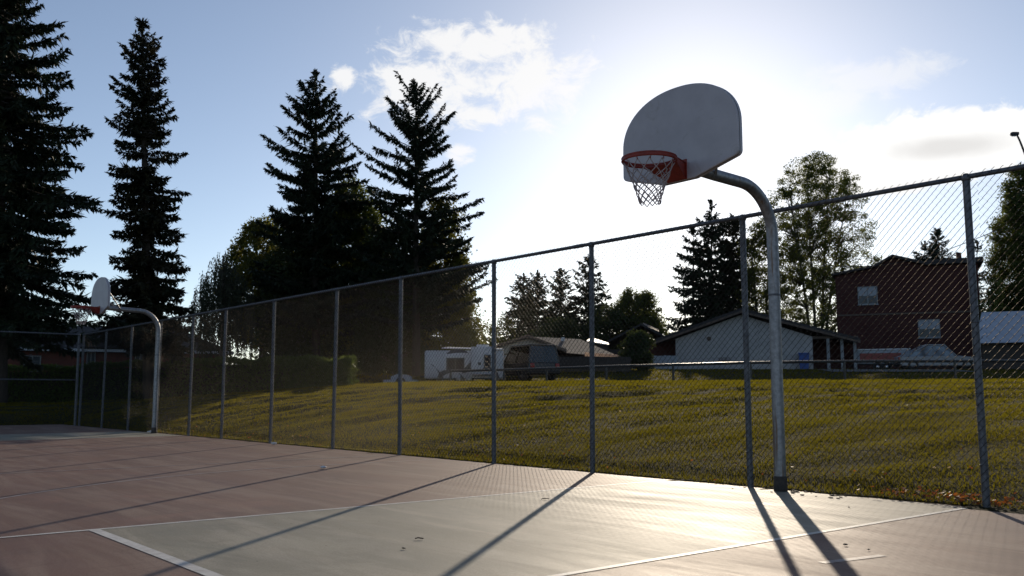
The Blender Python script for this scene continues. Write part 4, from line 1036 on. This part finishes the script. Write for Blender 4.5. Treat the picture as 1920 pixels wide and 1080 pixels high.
# --- camper
b = at(868, 741, 50); r = empty('travel_trailer', (b.x, 50, gnd(b.x, 50)-.05), 0, 'white travel trailer with dark swoosh graphics parked under the trees', 'camper')
c = MB(); c.box(lx(r, 796), lx(r, 944), 0, 2.4, .35, lz(r, 657), .09); bo = c.build('body', M['rvwhite'], r)
c = MB(); c.box(lx(r, 884), lx(r, 926), -.55, -.002, .55, lz(r, 651), .04); c.build('slide_out', M['rvwhite'], r)
c = MB(); c.sheet([(lx(r, 828), -.02, lz(r, 653.5)), (lx(r, 944), -.02, lz(r, 656)), (lx(r, 940), 2.3, lz(r, 651)), (lx(r, 834), 2.3, lz(r, 648))], .05); c.build('roof', M['white'], r)
c = MB(); c.box(lx(r, 893), lx(r, 916), .3, 1.3, lz(r, 651), lz(r, 645.5), .05); c.build('air_conditioner', M['white'], r)
window(r, 837, 871, 671, 694, -.012, 'graphic', (1, 0), 'dark'); window(r, 908, 921, 666, 691, -.565, 'graphic', (0, 0), 'dark')
c = MB(); c.box(lx(r, 897), lx(r, 903), -.575, -.553, lz(r, 685), lz(r, 680)); c.build('hatch', M['graphic'], r)
def swoosh(pts, w):
    mb = MB(); vs = []; n = len(pts)
    for i, (px, py) in enumerate(pts):
        k = math.sin(PI*(i+.35)/(n+.2)); x, z = lx(r, px), lz(r, py); vs += [(x-w*k*.5, -.016, z+w*k*.5), (x+w*k*.5, -.016, z-w*k*.5), (x-w*k*.5, -.004, z+w*k*.5), (x+w*k*.5, -.004, z-w*k*.5)]
    fs = []
    for i in range(n-1):
        a = i*4; fs += [(a, a+1, a+5, a+4), (a+2, a+6, a+7, a+3), (a, a+4, a+6, a+2), (a+1, a+3, a+7, a+5)]
    mb.add(vs, fs); mb.build('graphic_stripe', M['graphic'], bo)
swoosh([(808, 683), (816, 688), (823, 696), (828, 705), (831, 716)], 0.27); swoosh([(884, 660), (888, 672), (886, 684), (878, 692), (866, 698)], 0.27)
swoosh([(820, 712), (826, 703), (834, 698), (845, 696)], 0.20); swoosh([(860, 700), (868, 706), (870, 714), (866, 720)], 0.34); swoosh([(838, 663), (850, 659), (862, 658), (876, 660)], 0.20); swoosh([(930, 694), (933, 704), (931, 715)], 0.24)
wheel(r, lx(r, 862), .12, .33, .34); wheel(r, lx(r, 878), .12, .33, .34)
c = MB(); c.tube([(lx(r, 796), 1.2, .5), (lx(r, 784), 1.2, .48)], .06, 6); c.build('tow_bar', M['dark'], r)
# ---------------------------------------------------------------- low dark rail fence along the top of the bank
pf = [(845, 695.5, 47), (945, 693.5, 46), (1025, 691, 45), (1137, 687, 44), (1262, 684, 43), (1407, 680, 42.3), (1583, 677.5, 41.6), (1790, 677, 41), (1990, 676, 40.5), (2150, 675.5, 40)]
b = at(pf[0][0], 741, pf[0][2]); org = Vector((b.x, b.y, gnd(b.x, b.y))); r = empty('low_rail_fence', org, 0, 'low black chain link fence with one top rail along the top of the bank', 'fence')
tops = [at(*q)-org for q in pf]
for t, q in zip(tops, pf):
    g0 = gnd(t.x+org.x, t.y+org.y)-org.z
    c = MB(); c.tube([(t.x, t.y, g0-.1), (t.x, t.y, t.z-.01)], .058, 8); c.build('post', M['blackrail'], r)
c = MB(); c.tube(tops, .062, 8); c.build('top_rail', M['blackrail'], r)
c = MB()
for t0, t1 in zip(tops[:-1], tops[1:]):
    L = (t1-t0).length; n = int(L/.16); g0 = gnd(t0.x+org.x, t0.y+org.y)-org.z; hh = t0.z-g0
    for k in range(-int(hh/.16), n+1):
        for sg in (0, 1):
            s0 = k*.16/L; s1 = s0+hh/L
            a0, a1 = max(s0, 0), min(s1, 1)
            if a1-a0 < .01: continue
            f0 = (a0-s0)/(s1-s0); f1 = (a1-s0)/(s1-s0)
            if sg: f0, f1 = 1-f0, 1-f1
            A, B = t0.lerp(t1, a0), t0.lerp(t1, a1); A = A-Vector((0, 0, hh*(1-f0))); B = B-Vector((0, 0, hh*(1-f1)))
            c.tube([A, B], .0018, 3, False)
c.build('chain_link_mesh', M['blackrail'], r)
# ---------------------------------------------------------------- street lamp, wire
LXPY[0] = 262; D = 52; b = at(1938, 300, D); z0 = gnd(b.x, D); r = empty('street_lamp', (b.x, D, z0), 0, 'dark street lamp reaching into the frame at the upper right corner', 'street lamp')
hd = at(1902, 251, D); el_ = at(1910, 262, D)
c = MB(); c.tube([(0, 0, 0), (0, 0, lz(r, 330)), (lx(r, 1924), 0, lz(r, 300)), (lx(r, 1912), 0, lz(r, 264)), (lx(r, 1907), 0, lz(r, 252))], 0, 10, True, True, [.12, .08, .065, .055, .05]); c.build('pole', M['lampmetal'], r)
c = MB(); c.box(lx(r, 1896), lx(r, 1910), -.14, .14, lz(r, 254), lz(r, 248), .05); o = c.build('lamp_head', M['lampmetal'], r)
c = MB(); c.box(lx(r, 1898), lx(r, 1906), -.09, .09, lz(r, 254)-.04, lz(r, 254)+.01, .015); c.build('lens', M['vinyl'], o)
p0, p1 = at(1560, 500, 80), at(1875, 429, 66); ctrl = [p0.lerp(p1, t)-Vector((0, 0, .9*math.sin(PI*t))) for t in np.linspace(0, 1, 17)]
c = MB(); c.tube([q-p0 for q in ctrl], .028, 6); o = c.build('overhead_wire', M['dark'], None, p0); meta(o, 'single dark overhead wire sagging from the columnar tree towards the brick house', 'wire')
# ---------------------------------------------------------------- small things on the court
def scrap(px, py, s, label, name, cat, m, seed):
    rs = np.random.default_rng(seed); p = gz(px, py, 0.0)
    mb = MB(); n = 9; vs = []
    for i in range(5):
        th = PI*i/4
        for k in range(n):
            a = 2*PI*k/n; q = s*rs.uniform(.6, 1.2); vs.append((math.sin(th)*math.cos(a)*q*1.4, math.sin(th)*math.sin(a)*q, s*.45-.45*s*math.cos(th)*rs.uniform(.7, 1.2)))
    fs = [(i*n+k, i*n+(k+1) % n, (i+1)*n+(k+1) % n, (i+1)*n+k) for i in range(4) for k in range(n)]
    mb.add(vs, fs); o = mb.build(name, M[m], None, (p.x, p.y, .006)); meta(o, label, cat)
scrap(514, 834, .05, 'crumpled white paper scrap at the foot of a fence post', 'paper_scrap', 'litter', 'paper', 1)
scrap(606, 879, .035, 'small pale scrap lying on the mauve court near a post shadow', 'paper_scrap', 'litter', 'paper', 2)
scrap(282, 812, .06, 'pale paper scrap beside the far hoop pole', 'paper_scrap', 'litter', 'paper', 3)
scrap(1585, 1024, .012, 'dark pebble right of the broad pole shadow', 'pebble', 'pebble', 'base', 4)
scrap(1629, 1033, .008, 'tiny dark pebble, the rightmost one past the pole shadow', 'pebble', 'pebble', 'base', 5)
scrap(757, 1031, .010, 'dark pebble on the green key', 'pebble', 'pebble', 'base', 6)
scrap(1592, 953, .008, 'tiny dark pebble in the mesh shadow by the fence', 'pebble', 'pebble', 'base', 7)
def twig(px, py, L, rz, label):
    p = gz(px, py); mb = MB(); mb.tube([(-L/2, 0, .012), (-.1*L, .06*L, .016), (L/2, -.03*L, .011)], .004, 5); mb.tube([(-.1*L, .06*L, .015), (.15*L, .22*L, .012)], .0025, 4)
    o = mb.build('twig', M['twig'], None, p, rz); meta(o, label, 'twig')
twig(786, 1013, .055, .1, 'short dry twig lying on the green key')
twig(1022, 938, .08, .4, 'dry twig lying on the edge of a fence post shadow')
# broken concrete edge beside the pole foot
mb = MB()
for k in range(26):
    a = random.uniform(-.75, .5); q = random.uniform(-.05, .30); s = random.uniform(.004, .013)
    mb.box(a-s*1.5, a+s*1.5, q-s, q+s, .004, .004+s*.8)
o = mb.build('court_crumbs', M['base'], None, HB, ROTC); meta(o, 'dark crumbs of broken paving round the foot of the near hoop pole', 'gravel', kind='stuff')
